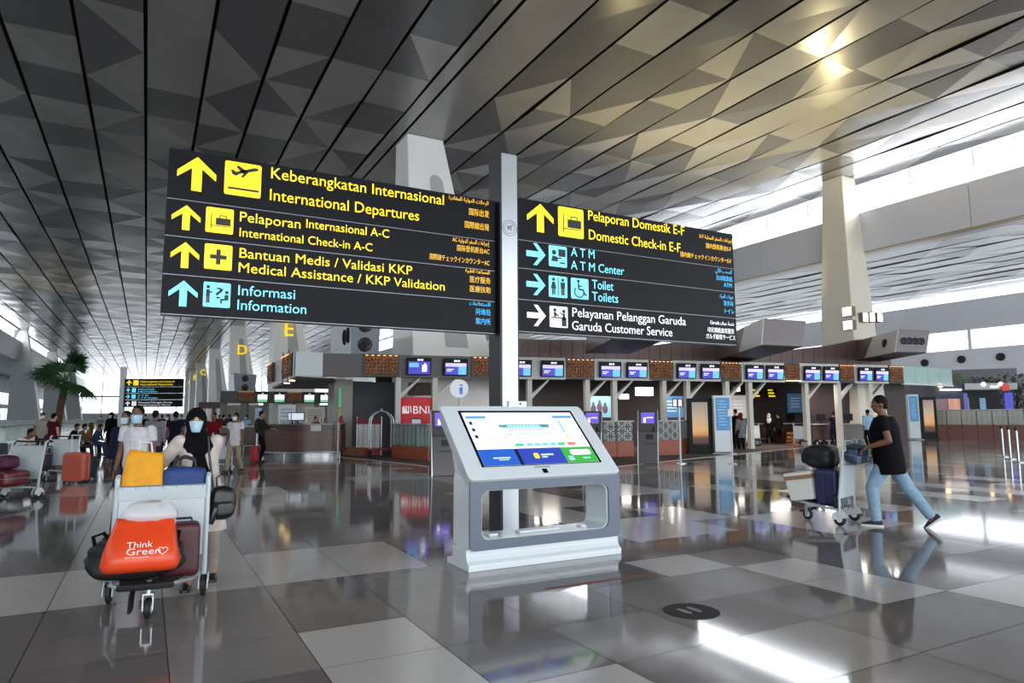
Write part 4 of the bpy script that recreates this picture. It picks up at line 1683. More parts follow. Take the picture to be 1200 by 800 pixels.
# ---- man pushing the second trolley
HM = Vector((-0.30, 0.95, 0)).normalized()
T2 = at(998, 613.5)
R2 = face(HM.x, HM.y)
make_trolley('metal luggage trolley with navy case and white box, pushed by the man in black T-shirt', T2, R2, w=0.60).scale = (1, 0.84, 1)
ml = at(1050, 617)
RM = face(-0.47, 0.88)
handsM = {q: to_local(from_local((q*0.22, -0.29, 1.04), T2, R2), ml, RM)+Vector((0, -.05, .03)) for q in (1, -1)}
person('man in black T-shirt, pale blue jeans and dark trainers pushing a trolley at right', ml, RM, 1.76, top=BLACK, legs=LJEANS, skin=SK2, hands=handsM,
       feet={-1: (-0.09, 0.22), 1: (0.09, -0.42, 0.06)}, fine=True, sole=True, hem=0.70, lean=0.06, wide=1.32, deep=1.45, footpitch=(0.7, 0.0), pelvis=(0, 0.035, 0.925), headpitch=0.1, mask=None,
       headyaw=0.3, shoes=M('shoe_slate', (34, 40, 52), .7))


def onM(x, y, z):
    return from_local((x, y, z), T2, R2)


suitcase('navy upright suitcase standing on the trolley of the man in black', onM(0, 0.24, 0.235), R2+PI, (0.44, 0.30, 0.52), M('case_navy', (38, 44, 84), .45), handle=False, wheels=False)
bx = thing('polystyrene_box', 'white foam box with brown tape tipped over the front of the right trolley', 'box', onM(0, 0.56, 0.30), R2+PI)
bx.rotation_euler = (0.16, 0, R2+PI)
b = MB()
b.hexa([(-.26, -.16, 0), (.26, -.16, 0), (.26, .16, 0), (-.26, .16, 0)], [(-.28, -.18, .32), (.28, -.18, .32), (.28, .18, .32), (-.28, .18, .32)])
b.build('body', M('foam_white', (214, 214, 208), .7, noise_s=30, noise_a=.05), bx, bevel=.012)
b = MB()
b.box((0, 0, .355), (.575, .375, .07))
b.build('lid', M('foam_white', (214, 214, 208), .7), bx, bevel=.012)
b = MB()
b.box((0, 0, .318), (.578, .378, .055))
b.build('tape_band', M('tape_brown', (150, 112, 76), .4), bx)
soft_bag('backpack', 'bulging black backpack lying on top of the navy case and white box', 'bag', onM(0, 0.36, 0.745), R2+PI, (0.46, 0.44, 0.33), M('nylon_black', (15, 15, 17), .6), 3.4, .10, 5, pocket=True, strap_mat=BLACK)
soft_bag('sling_bag', 'dark blue sports bag squeezed in the basket of the right trolley under his hands', 'bag', onM(0, -0.13, 0.83), R2+PI, (0.52, 0.21, 0.28), M('nylon_blue', (44, 66, 96), .6, noise_s=8, noise_a=.3), 3.2, .08, 6, strap_mat=M('strap_pale', (150, 160, 170), .5))
sb2 = thing('shopping_bag', 'small navy bag with diagonal white stripes under the board of the right trolley', 'bag', onM(-0.06, 0.11, 0.215), R2+PI)
b = MB()
b.soft((0, 0, .10), (.46, .08, .20), 5, 8, .04, 3)
b.build('body', M('canvas_navy', (26, 30, 52), .7), sb2, smooth=60)
for k in range(6):
    b = MB()
    b.prism(seg(-.2+.07*k, .02, -.12+.07*k, .17, .008), .040, .045)
    b.build('stripe', M('stripe_white', (190, 194, 200), .6), sb2)

# ---- left side: parked trolleys with cases
pA = at(27, 583)
make_trolley('parked luggage trolley at far left edge loaded with dark red cases', pA, cf(172), group=None, w=0.72)
RA = cf(172)


def onA(x, y, z):
    return from_local((x, y, z), pA, RA)


cs = thing('suitcase', 'big dark red hard suitcase lying flat across the far left trolley', 'suitcase', onA(0.06, 0.55, 0.27), RA)
b = MB()
b.soft((0, 0, .15), (.98, .55, .29), 7, 12)
b.build('shell', M('case_red', (92, 20, 30), .35), cs, smooth=60)
b = MB()
b.soft((0, 0, .15), (.99, .56, .03), 7, 10)
b.build('zip_band', M('band_grey', (120, 110, 116), .4), cs, smooth=60)
b = MB()
b.tube([(.47, -.1, .15), (.52, -.09, .15), (.52, .09, .15), (.47, .1, .15)], .012, 8)
b.build('grip', M_rub, cs, smooth=50)
vb = thing('holdall', 'plum holdall with two pale straps resting on the dark red suitcase', 'bag', onA(0.12, 0.45, 0.565), RA)
b = MB()
b.soft((0, 0, .13), (.66, .36, .27), 3.6, 12, .06, 11)
b.build('body', M('canvas_plum', (72, 26, 52), .6, noise_s=10, noise_a=.15), vb, smooth=60)
for s in (-1, 1):
    b = MB()
    b.soft((s*.13, 0, .135), (.035, .375, .285), 3.6, 8)
    b.build('strap', M('strap_white', (190, 186, 190), .6), vb, smooth=60)
pB = at(72, 562)
make_trolley('parked luggage trolley behind the coral suitcase', pB, cf(186), w=0.68)
suitcase('coral pink upright suitcase with raised pull handle standing on the floor at left', at(88, 566), cf(178), (0.52, 0.28, 0.66), M('case_coral', (192, 92, 74), .4, noise_s=3, noise_a=.08))
suitcase('dark navy suitcase standing just right of the coral one', gd(107, 17.2), cf(170), (0.36, 0.26, 0.50), M('case_ink', (24, 28, 40), .5), handle=False)
suitcase('purple suitcase standing on the trolley behind the coral suitcase', from_local((0.24, 0.4, 0.25), pB, cf(186)), cf(186), (0.3, 0.3, 0.6), M('case_purple', (46, 22, 44), .5), handle=False, wheels=False)


def bench(loc, rz, n, label):
    t = thing('waiting_bench', label, 'bench', loc, rz)
    for i in range(n):
        x = (i-(n-1)/2)*0.6
        b = MB()
        b.soft((x, 0, .43), (.55, .5, .06), 6, 6)
        b.build('seat', M('seat_grey', (70, 74, 80), .5), t, smooth=60)
        b = MB()
        b.soft((x, -.26, .68), (.55, .05, .42), 6, 6)
        b.build('backrest', M('seat_grey', (70, 74, 80), .5), t, smooth=60)
    b = MB()
    b.box((0, 0, .37), (n*.6, .08, .05))
    b.build('beam', M_alu, t)
    for s in (-1, 1):
        b = MB()
        b.tube([(s*n*.24, -.25, 0.015), (s*n*.24, 0, .10), (s*n*.24, .25, 0.015)], .02, 8)
        b.cyl((s*n*.24, 0, .10), (s*n*.24, 0, .37), .025)
        b.build('leg', M_alu, t, smooth=50)
    return t


def sit(label, px, d, facing, H, top, legs, z=0.0, lean=0.1, hands=None, **kw):
    k = H/1.72
    return person(label, gd(px, d), cf(facing), H, top=top, legs=legs, pelvis=(0, -0.12, 0.55*k), feet={1: (0.12, 0.36), -1: (-0.12, 0.34)}, lean=lean,
                  hands=hands or {1: (0.16, 0.22, 0.66), -1: (-0.16, 0.22, 0.66)}, hem=0.85, **kw)


SLEEVE = dict(sleeve=0.6)
bench(gd(24, 17.6), cf(-95), 2, 'grey waiting bench under the man in the white shirt at far left')
sit('man in white shirt sitting bent forward behind the trolley of dark red cases', 26, 17.3, -88, 1.72, WHITEC, DGREY, lean=0.55, hands={1: (0.10, 0.55, 0.66), -1: (-0.12, 0.53, 0.66)}, skin=SK2, mask=None)
bench(gd(100, 27.4), cf(-62), 6, 'long grey waiting bench with seated travellers under the palm')
sit('person in dark jacket with dark red collar sitting by the palm', 88, 25.0, -70, 1.70, cloth('ink', (22, 20, 28)), NAVY, lean=0.3, skin=SK1)
sit('person in olive patterned jacket sitting right of the palm trunk', 98, 24.6, -60, 1.68, OLIVE, DGREY, lean=0.25, skin=SK1, sleeve=1.8)
sit('person in ochre top sitting on the long bench', 108, 28.2, -70, 1.66, ORANGEC, DGREY, lean=0.15, fem=True, hijab=cloth('brown', (92, 60, 40)))
sit('person in blue jacket sitting at the right end of the long bench', 115, 27.0, -75, 1.66, JEANS, JEANS, lean=0.35, skin=SK1, sleeve=1.8)

WALK = {1: (0.09, 0.24), -1: (-0.09, -0.22, 0.02)}
WALK2 = {1: (0.09, -0.20, 0.02), -1: (-0.09, 0.22)}


def folk(label, px, d, H, facing, top, legs, **kw):
    kw.setdefault('skin', random.choice((SK1, SK2, SK3)))
    return person(label, gd(px, d), cf(facing), H, top=top, legs=legs, **kw)


folk('man in white T-shirt with blue mask walking behind the woman in the head scarf', 163, 8.9, 1.64, 176, WHITEC, NAVY, feet=WALK, fine=True, mask=MASK, skin=SK2, hem=0.78, headpitch=0.08,
     headyaw=0.3)
folk('person in dark navy top and blue mask close behind the man in white T-shirt', 149, 11.0, 1.60, 178, NAVY, JEANS, feet=WALK2, sleeve=1.9)
folk('woman in long black outfit and white mask walking down the hall', 131, 28.5, 1.72, 178, BLACK, None, skirt=BLACK, sleeve=1.9, fem=True, hijab=BLACK, mask=MASKW)
folk('man in grey jacket with dark backpack walking away down the hall', 182, 17.5, 1.68, 0, GREYC, DGREY, feet=WALK, sleeve=1.9, mask=None)
folk('person in pink top walking far down the hall', 197, 26, 1.62, 175, PINK, NAVY, fem=True, hairlong=True, feet=WALK)
folk('man in navy shirt walking left of the black head scarf', 206, 20.5, 1.68, 10, cloth('deep_navy', (20, 22, 38)), BLACK, feet=WALK2)
folk('man in dark red T-shirt walking in front of the dark-brown counters', 251, 20.4, 1.64, 178, cloth('red', (108, 16, 28)), JEANS, feet=WALK2, skin=SK2, mask=None)
folk('man in white short-sleeved shirt and beige trousers walking towards the viewer', 277, 18.8, 1.62, 168, WHITEC, KHAKI, feet=WALK, skin=SK2, mask=MASKW, hem=0.76)
folk('traveller in dark olive top leaning on the curved brown desk', 306, 23.0, 1.70, -82, cloth('dark_olive', (40, 38, 34)), BLACK, hands={1: (0.16, 0.40, 1.12), -1: (-0.14, 0.42, 1.12)}, sleeve=1.8, mask=None)
crowd = [(190, 44, 1.7, NAVY), (213, 40, 1.66, DGREY), (229, 46, 1.7, BLACK), (237, 40, 1.68, NAVY), (262, 38, 1.66, DGREY), (269, 44, 1.7, NAVY), (289, 36, 1.62, LBLUE), (221, 60, 1.7, BLACK), (257, 52, 1.7, DGREY), (170, 38, 1.7, BLACK), (136, 51, 1.7, DGREY), (118, 44, 1.66, GREYC)]
crowd_labels = ['person in navy far off just right of the grey-jacketed man', 'person in charcoal far off behind the black head scarf', 'person in black far off right of the black head scarf',
                'person in navy far off left of the dark red T-shirt', 'person in charcoal far off between the red and white shirts', 'person in navy far off beside the white short-sleeved shirt',
                'person in light blue far off by the counter at right of the white shirt', 'tiny person in black farthest off near the lettered columns', 'tiny person in charcoal far behind the dark red T-shirt',
                'person in black far off under the distant sign', 'person in charcoal far off right of the woman in all black', 'person in grey far off left of the woman in all black']
for (px, d, H, c), lab in zip(crowd, crowd_labels):
    folk(lab, px, d, H, random.choice((0, 180, 170, 10)), c, random.choice((NAVY, BLACK, JEANS)), feet=random.choice((WALK, WALK2)), group='distant travellers in the hall')
folk('man in grey shirt and mask standing left of the palm', 50, 24.5, 1.70, -150, cloth('stone', (150, 142, 138)), DGREY, mask=MASKW)
folk('person in maroon top with back turned beside the palm trunk', 63, 22.5, 1.66, -20, cloth('wine', (70, 18, 30)), NAVY, mask=None)
# backpack and case of the traveller at the desk
soft_bag('backpack', 'black backpack on the back of the traveller at the curved desk', 'bag', gd(302.5, 23.0, 1.0), cf(-82), (0.32, 0.18, 0.46), M('nylon_black', (15, 15, 17), .6), 3, .08, 21, straps=False)
suitcase('small bright red cabin suitcase standing beside the traveller at the desk', gd(300, 22.6), cf(-85), (0.36, 0.24, 0.52), M('case_bright_red', (172, 22, 44), .4))
# ================================================================== CHECK-IN ISLAND
W450, W1040 = gd(450, 25.6), gd(1040, 32.7)
DI = (W1040-W450).normalized()
NI = Vector((-DI.y, DI.x, 0))
if NI.dot(HF) < 0:
    NI = -NI
RI = math.atan2(DI.y, DI.x)


def isl(px, n=0.0, z=0.0):
    """point of the island's front line (shifted n metres back) seen at this picture column"""
    r = gd(px, 1.0)
    r = Vector((r.x, r.y, 0))
    o = W450+NI*n
    t = o.dot(NI)/r.dot(NI)
    p = r*t
    return Vector((p.x, p.y, z))


ZB0, ZB1 = 3.02, 3.87
M_bulk = M('bulkhead_dark', (78, 74, 74), 0.4)
M_bulkl = M('bulkhead_grey', (196, 198, 194), 0.4)
M_brown = M('panel_brown', (112, 92, 90), 0.45, noise_s=0.7, noise_a=0.05)
M_dbrown = M('panel_dark_brown', (52, 34, 32), 0.5, noise_s=0.8, noise_a=0.1)
M_beige = M('post_beige', (204, 202, 194), 0.45)


def beam_between(mb, a, b, thick, z0, z1, off=0.0, mi=0):
    """box from a to b along the ground line, front face at the line, going back by thick"""
    d = (b-a)
    n = Vector((-d.y, d.x, 0)).normalized()
    if n.dot(HF) < 0:
        n = -n
    f0, f1 = a+n*off, b+n*off
    g0, g1 = f0+n*thick, f1+n*thick
    mb.hexa([(p.x, p.y, z0) for p in (f0, f1, g1, g0)], [(p.x, p.y, z1) for p in (f0, f1, g1, g0)], mi)


can = thing('check_in_canopy', 'long dark screen band on beige posts spanning the check-in counters', 'canopy', isl(700))
can_inv = Matrix.Translation(-isl(700))


def canobj(mb, name, mat, parent=can, **kw):
    o = mb.build(name, mat, parent, **kw)
    o.data.transform(can_inv)
    return o


b = MB()
beam_between(b, isl(377), isl(1062), 0.5, ZB0, ZB1)
band = canobj(b, 'band', M_bulk)
for (p0, p1) in ((697, 761), (789, 846), (870, 921), (938, 985), (1003, 1043), (594, 663)):
    b = MB()
    beam_between(b, isl(p0), isl(p1), 0.06, ZB0-0.03, ZB1+0.02, -0.06)
    o = canobj(b, 'surround', M_bulkl, bevel=0.01)
for px in (466, 509, 620, 688, 720, 778, 806, 852, 879, 945, 983, 1020):
    p = isl(px, 0.2)
    b = MB()
    b.box((p.x, p.y, ZB0/2), (0.2, 0.24, ZB0), RI)
    o = canobj(b, 'post', M_beige)
    b = MB()
    s0, s1 = p+DI*0.10, p+DI*0.85
    c0, c1 = Vector((s0.x, s0.y, 2.2)), Vector((s1.x, s1.y, ZB0-0.05))
    w = NI*0.11
    d = Vector((0, 0, 0.2))
    b.hexa([c0-w, c1-w, c1+w, c0+w], [c0-w+d, c1-w+d*.3, c1+w+d*.3, c0+w+d])
    canobj(b, 'bracket', M_beige, o)
# side that turns away at the left end, and the white end piece
E0, E1, E2 = gd(343, 24.4), gd(376.5, 24.9), gd(311, 31.0)
b = MB()
beam_between(b, E0, E1, 0.25, ZB0-0.02, ZB1+0.02)
canobj(b, 'end_panel', M('end_white', (196, 204, 206), 0.4))
b = MB()
beam_between(b, E2, E0, 0.04, ZB0-0.0, ZB1)
canobj(b, 'side_band', M('side_dark', (36, 36, 40), 0.25))
b = MB()
q0, q1 = gd(345, 24.9), gd(392, 26.2)
q2, q3 = gd(392, 34), gd(318, 33)
b.prism_z([(q.x, q.y) for q in (q0, q1, q2, q3)], ZB0-0.12, ZB0-0.02)
sof = canobj(b, 'soffit', M_dbrown)
M_lampw = M('lamp_warm', (255, 214, 150), .4, emit=6)
M_lampc = M('lamp_white', (255, 250, 240), .4, emit=7)
for px, d in ((335, 27.5), (341, 25.6)):
    p = gd(px, d, ZB0-0.13)
    b = MB()
    b.lathe([(0, -.02), (.10, -.02), (.12, 0.02), (0, .02)], p, 16)
    canobj(b, 'downlight', M_lampw, sof)

# unseen fill lights added under the canopy to brighten counters and people
for px in (640, 710, 785, 850, 910, 965):
    q = isl(px, 2.2 if px < 940 else .9, 2.95)
    light('AREA', 'canopy_fill', q, 70, (1.0, 0.9, 0.78), (q.x, q.y, 0), 1.2, 0.3)

# copper relief panels with a light strip along the top
M_cop = M('copper_relief', (140, 88, 50), 0.4, 0.3, noise_s=9, noise_a=0.55)
M_glow = M('strip_light', (255, 182, 98), .4, emit=1.8)
M_copd = M('copper_frame', (40, 26, 20), 0.4)


def copper(a, b_, label, z0=ZB0, z1=ZB1, lit='top', off=-0.06):
    c = (a+b_)/2
    d = b_-a
    wd = d.length
    t = thing('relief_panel', label, 'decorative panel', (c.x, c.y, z0), math.atan2(d.y, d.x), 'copper relief panels between the screens')
    h = z1-z0
    mb = MB()
    mb.box((0, off+.05, h/2), (wd, .1, h))
    mb.build('frame', M_copd, t)
    mb = MB()
    n = 10
    for i in range(n):
        for j in range(5):
            x = -wd*.45+wd*.9*(i+.5)/n
            z = h*.1+h*.8*(j+.5)/5
            mb.ell((x, off-.005, z), (wd*.045, .03, h*.085), 8, 6)
    # rosette arcs
    for s in (-1, 1):
        for k in range(3):
            r = wd*(.12+.10*k)
            pts = [(s*wd*.47-s*r*math.cos(a_), off-.03, h*.5+r*.9*math.sin(a_)) for a_ in [math.radians(q) for q in range(-65, 66, 13)]]
            mb.tube(pts, .022, 6)
    mb.build('relief', M_cop, t, smooth=60)
    mb = MB()
    zz = h-.05 if lit == 'top' else .04
    for k in range(6 if lit == 'top' else 7):
        x = -wd*.4+wd*.8*k/(5 if lit == 'top' else 6)
        mb.box((x, off-.07, zz), (wd*.08, .03, .025))
    mb.build('light_strip', M_glow if lit == 'top' else M_lampw, t)
    return t


cop_names = ['copper relief panel above the bell cart', None, 'copper relief panel right of the steel sign post', 'copper relief panel above the ticket kiosk beside the lattice counter',
             'copper relief panel above the white and blue totem', 'copper relief panel with lamps along its lower edge', 'copper relief panel second from the right end of the band', 'last copper relief panel at right end of the band']
for (p0, p1, lit), nm in zip(((424, 467, 'top'), (552, 590, 'top'), (663, 697, 'top'), (761, 790, 'top'), (845, 870, 'top'), (920, 939, 'low'), (985, 1003, 'top'), (1043, 1061, 'top')), cop_names):
    copper(isl(p0), isl(p1), nm or 'copper relief panel half hidden behind the steel sign post', lit=lit)
for f0, f1, nm in ((.12, .3, 'copper relief panel on the canopy end, farther of two'), (.66, .95, 'copper relief panel on the canopy end, next to the white end piece')):
    copper(E2.lerp(E0, f0), E2.lerp(E0, f1), nm)

# screens
M_sb = M('screen_case', (14, 14, 17), 0.5, spec=0.2)
M_s1 = M('screen_blue', (48, 44, 176), 0.3, emit=0.8)
M_s2 = M('screen_cyan', (96, 176, 214), 0.3, emit=0.8)
M_s3 = M('screen_lilac', (200, 188, 226), 0.3, emit=0.8)
M_s4 = M('screen_text', (240, 240, 250), 0.3, emit=1.0)
M_s5 = M('screen_green', (120, 190, 150), 0.3, emit=0.8)


def screen(a, b_, z0, z1, label, style=0, off=-0.16, group='flight screens on the check-in band'):
    c = (a+b_)/2
    d = b_-a
    wd = d.length
    h = z1-z0
    t = thing('flight_screen', label, 'screen', (c.x, c.y, z0), math.atan2(d.y, d.x), group)
    t.rotation_euler = (0.10, 0, math.atan2(d.y, d.x))
    mb = MB()
    mb.box((0, off+.04, h/2), (wd, .08, h))
    mb.build('case', M_sb, t, bevel=.008)
    mb = MB()
    mb.box((0, off+.1, h*.6), (.2, .1, .2))
    mb.build('mount', M_bulk, t)

    def blk(u0, v0, u1, v1, m_, nm, e=.003):
        q = MB()
        q.box((-wd/2+wd*(u0+u1)/2, off-e, h*(v0+v1)/2), (wd*(u1-u0), .004, h*(v1-v0)))
        return q.build(nm, m_, t)
    if style == 0:
        blk(.06, .52, .94, .72, M_s3, 'header_band')
        blk(.06, .06, .60, .52, M_s1, 'advert')
        blk(.60, .06, .94, .52, M_s2, 'advert')
        blk(.42, .80, .54, .9, M_s4, 'counter_number')
        blk(.57, .80, .66, .9, M_s4, 'counter_number')
        blk(.12, .34, .40, .38, M_s4, 'text_line', .005)
        blk(.12, .24, .32, .28, M_s4, 'text_line', .005)
    elif style == 1:
        blk(.05, .06, .95, .78, M_s1, 'advert')
        blk(.42, .83, .54, .92, M_s4, 'counter_number')
        blk(.57, .83, .66, .92, M_s4, 'counter_number')
        blk(.08, .45, .48, .70, M_s2, 'picture', .005)
        blk(.62, .2, .82, .58, M_s4, 'picture', .005)
        blk(.70, .58, .78, .68, M_s4, 'picture', .005)
    else:
        blk(.06, .30, .94, .78, M_s4, 'timetable')
        blk(.06, .06, .94, .30, M_s5, 'footer')
        blk(.42, .83, .6, .93, M_s3, 'counter_number')
    return t


SCR = [(475, 504, 1, 'screen with blue world map above the red bank booth'), (518, 547, 0, 'screen right of the blue world map screen above the info sign'), (596, 622, 0, 'screen cut off by the steel sign post'),
       (632, 660, 0, 'single screen left of the copper panel, right of the steel sign post'), (701, 727, 0, 'left screen of the first grey pair, above the patterned counter'), (733, 758, 0, 'right screen of the first grey pair, above the ticket kiosk'),
       (792, 815, 0, 'left screen of the second grey pair, above the black sunset display'), (820, 843, 0, 'right screen of the second grey pair, above the blue and white totem'),
       (873, 894, 0, 'left screen of the third grey pair, above the dark red head scarf'), (897, 918, 0, 'right screen of the third grey pair, above the yellow hanging sign'),
       (941, 961, 0, 'left screen of the fourth grey pair, right of the lamp-edged copper panel'), (964, 983, 0, 'right screen of the fourth grey pair, above the staff member in navy'),
       (1005, 1022, 0, 'left screen of the last grey pair, above the man in light blue'), (1024, 1041, 0, 'right screen of the last grey pair, before the last copper panel')]
for p0, p1, stl, lab in SCR:
    screen(isl(p0+.5), isl(p1-.5), ZB0+0.09, ZB1-0.09, lab, stl, off=-0.2)

# brown fascia over the band, with its sagging upper edge
b = MB()
top_px = [(594, 396), (640, 398), (700, 398), (735, 400), (766, 405), (800, 400), (840, 396), (866, 392), (905, 405), (930, 410), (945, 408), (975, 405), (1000, 400), (1017, 396), (1050, 404)]


def fascia_top(px):
    for (x0_, y0_), (x1_, y1_) in zip(top_px[:-1], top_px[1:]):
        if x0_ <= px <= x1_:
            return y0_+(y1_-y0_)*(px-x0_)/(x1_-x0_)
    return top_px[-1][1]


NB = 1.6
px = 594.0
while px < 1049:
    nx = min(px+13, 1050)
    a, c = isl(px, NB), isl(nx-0.5, NB)
    za = dep(px, fascia_top(px), a.dot(HF)).z
    zc = dep(nx, fascia_top(nx), c.dot(HF)).z
    a2, c2_ = a+NI*.35, c+NI*.35
    b.hexa([(a.x, a.y, 3.6), (c.x, c.y, 3.6), (c2_.x, c2_.y, 3.6), (a2.x, a2.y, 3.6)], [(a.x, a.y, za), (c.x, c.y, zc), (c2_.x, c2_.y, zc), (a2.x, a2.y, za)])
    px = nx
struct(b.build('wall_fascia', M_brown))
b = MB()
beam_between(b, isl(440, 6), isl(948, 6), .3, 0, 3.9)
beam_between(b, isl(946, 2.0), isl(1062, 2.0), .2, 0, 3.9)
struct(b.build('wall_island', M_dbrown))
b = MB()
pts = [isl(450, .5), isl(1060, .5), isl(1060, 6), isl(450, 6)]
b.prism_z([(q.x, q.y) for q in pts], ZB1-0.15, ZB1-.05)
struct(b.build('ceiling_island', M_dbrown))


# air nozzle boxes
M_noz = M('nozzle_dark', (22, 22, 26), 0.4)
M_duct = M('duct_grey_brown', (112, 105, 106), 0.4, 0.2, noise_s=.6, noise_a=.05)
M_ductw = M('duct_white', (206, 204, 204), 0.4)
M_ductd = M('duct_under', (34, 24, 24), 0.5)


def nozzle(parent, c, n, r):
    n = n.normalized()
    mb = MB()
    mb.tube([c-n*.02, c+n*.03, c+n*.05, c+n*.05, c+n*.01], [r, r, r*.8, r*.55, r*.35], 18)
    return mb.build('nozzle', M_noz, parent, smooth=40)


def duct(label, quad, d, vpx, L, n_front, side_nozzle, side_len=2.0, front=M_duct, side=M_ductw, rest=M_brown, vertical=False, rise=0.0):
    """quad: TL TR BR BL of the front face in the picture at distance d"""
    TL, TR, BR, BL = [dep(q[0], q[1], d) for q in quad]
    v = gd(vpx, 10)
    v = Vector((v.x, v.y, 0)).normalized()
    c = (BL+BR)/2
    t = thing('air_duct', label, 'air duct', c)
    inv = Matrix.Translation(-c)

    def bld(mb, nm, mt, par=t, **kw):
        o = mb.build(nm, mt, par, **kw)
        o.data.transform(inv)
        return o
    mb = MB()
    e = v*L
    mb.hexa([BL+v*.05, BR+v*.05, BR+e, BL+e], [TL+v*.05, TR+v*.05, TR+e+Vector((0, 0, rise)), TL+e+Vector((0, 0, rise))])
    bld(mb, 'casing', rest)
    mb = MB()
    mb.hexa([BL, BR, BR+v*.05, BL+v*.05], [TL, TR, TR+v*.05, TL+v*.05])
    bld(mb, 'front_plate', front, bevel=.02)
    out_ = (BL-BR).normalized()*.02
    s = v*side_len
    mb = MB()
    q = [BL+out_, BL+s*1.25+out_, TL+s+out_, TL+out_]
    q2 = [p-out_*1.5 for p in q]
    mb.hexa([q[0], q[1], q2[1], q2[0]], [q[3], q[2], q2[2], q2[3]])
    bld(mb, 'side_plate', side)
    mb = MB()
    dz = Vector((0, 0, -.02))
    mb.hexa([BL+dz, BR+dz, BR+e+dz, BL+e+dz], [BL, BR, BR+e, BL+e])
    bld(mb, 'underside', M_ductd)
    nrm = (BR-BL).cross(TL-BL)
    if nrm.dot(HF) > 0:
        nrm = -nrm
    for k in range(n_front):
        if vertical:
            f = (k+.5)/n_front
            cc = (BL+BR)/2*(1-f)+(TL+TR)/2*f
            r = (TL-BL).length/n_front*.36
        else:
            f = .13+.74*(k+.5)/n_front
            cc = (BL*(1-f)+BR*f)*.5+(TL*(1-f)+TR*f)*.5
            r = (BR-BL).length/n_front*.46
        nozzle_o = nozzle(t, cc, nrm, r)
        nozzle_o.data.transform(inv)
    for k in range(side_nozzle):
        f = .45 if side_nozzle == 1 else .25+.5*k
        cc = (BL+TL)/2+s*f*1.0+out_
        o = nozzle(t, cc, out_, (TL-BL).length*.2)
        o.data.transform(inv)
    return t


duct('brown air duct hidden mostly above the right sign board, showing its dark underside', [(736, 352), (808, 354), (803, 389), (733, 388)], 20.5, 545, 7, 0, 1)
duct('grey-brown air duct with plain front jutting out right of the sign boards', [(895, 373), (945, 376), (940, 406), (893, 404)], 25, 640, 8, 0, 0, 2.4)
duct('air duct with four round nozzles on its front, near the cream column', [(1053, 386), (1090, 387), (1086, 413), (1049, 412.5)], 29.8, 683, 8, 4, 1, 2.6)
duct('grey air box with two round nozzles above the copper panel, below the left sign board', [(411, 368), (446, 371), (444, 415), (411, 415)], 26.4, 250, 5, 2, 2, 1.6, M('duct_blue_grey', (132, 140, 146), .4), M('duct_pale', (190, 194, 194), .4), M('duct_pale', (190, 194, 194), .4), True)

# ------------------------------------------------------------------ zone under the left sign board
b = MB()
p0, p1 = gd(391, 27.0), gd(413, 27.4)
beam_between(b, p0, p1, .9, 0, 3.02)
struct(b.build('wall_pillar', M('pillar_stone', (158, 154, 146), .45), bevel=.02))
b = MB()
p0, p1 = gd(413, 28.6), gd(462, 30)
beam_between(b, p0, p1, .3, 0, 3.02)
struct(b.build('wall_service', M('wall_slate', (88, 92, 98), .5)))
p = gd(398, 26.85, 2.0)
ls = thing('light_strip_sign', 'narrow green and yellow upright strip sign on the stone pillar', 'sign', p, RZC)
b = MB()
b.box((0, 0, .28), (.10, .04, .75))
b.build('panel', M('strip_green', (90, 190, 150), .4, emit=.3), ls)
b = MB()
b.box((0, 0, -.35), (.08, .03, .4))
b.build('lower_panel', M('strip_yellow', (190, 180, 90), .4), ls)
p = gd(399, 26.75, 0.95)
fx_ = thing('fire_extinguisher', 'red fire extinguisher hanging on the stone pillar', 'fire extinguisher', p, RZC)
b = MB()
b.lathe([(0, 0), (.085, .01), (.09, .05), (.09, .40), (.05, .47), (.03, .50), (0, .5)], (0, 0, 0), 20)
b.build('cylinder', M('extinguisher_red', (178, 26, 28), .3), fx_, smooth=40)
b = MB()
b.box((0, 0, .53), (.05, .05, .06))
b.box((.05, 0, .57), (.14, .03, .03))
b.build('valve', M_rub, fx_)
b = MB()
b.tube([(.04, -.03, .54), (.13, -.05, .45), (.12, -.05, .2)], .014, 8)
b.build('hose', M_rub, fx_, smooth=50)

# curved desk
dk = thing('information_desk', 'curved dark brown reception desk with chrome foot rail', 'desk', gd(354, 25.6), RZC)
M_wood = M('desk_wood', (92, 62, 54), .35, noise_s=2.0, noise_a=.14, stretch=(1, 1, 8))
M_woodd = M('desk_wood_dark', (72, 52, 48), .35)


def arcpoly(r_front, back, hw, sag=.55, n=18):
    f = [(-hw+2*hw*k/n, sag*((2*k/n-1)**2)-r_front) for k in range(n+1)]
    return f+[(hw, back), (-hw, back)]


b = MB()
b.prism_z(arcpoly(.35, 1.0, 1.42), .24, .98)
b.build('front', M_wood, dk, smooth=30)
b = MB()
b.prism_z(arcpoly(.32, 1.0, 1.40), .98, 1.22)
b.build('upper_front', M_woodd, dk, smooth=30)
b = MB()
b.prism_z(arcpoly(.38, 1.02, 1.44), 1.22, 1.26)
b.build('top', M('desk_top', (120, 104, 100), .2), dk)
b = MB()
b.prism_z(arcpoly(.22, .95, 1.32), 0, .24)
b.build('plinth', M('plinth_steel', (150, 150, 150), .25, .8), dk, smooth=30)
b = MB()
b.tube([(-1.45+2.9*k/18, .55*((2*k/18-1)**2)-.52, .2) for k in range(19)], .022, 8)
b.build('foot_rail', M_alu, dk, smooth=50)
for k in (0, 6, 12, 18):
    b = MB()
    b.cyl((-1.45+2.9*k/18, .55*((2*k/18-1)**2)-.52, 0), (-1.45+2.9*k/18, .55*((2*k/18-1)**2)-.52, .2), .02)
    b.build('rail_post', M_alu, dk)
b = MB()
b.box((.58, -.245, 1.1), (.44, .05, .22))
b.build('notice_panel', M('notice_white', (205, 208, 208), .3), dk)
b = MB()
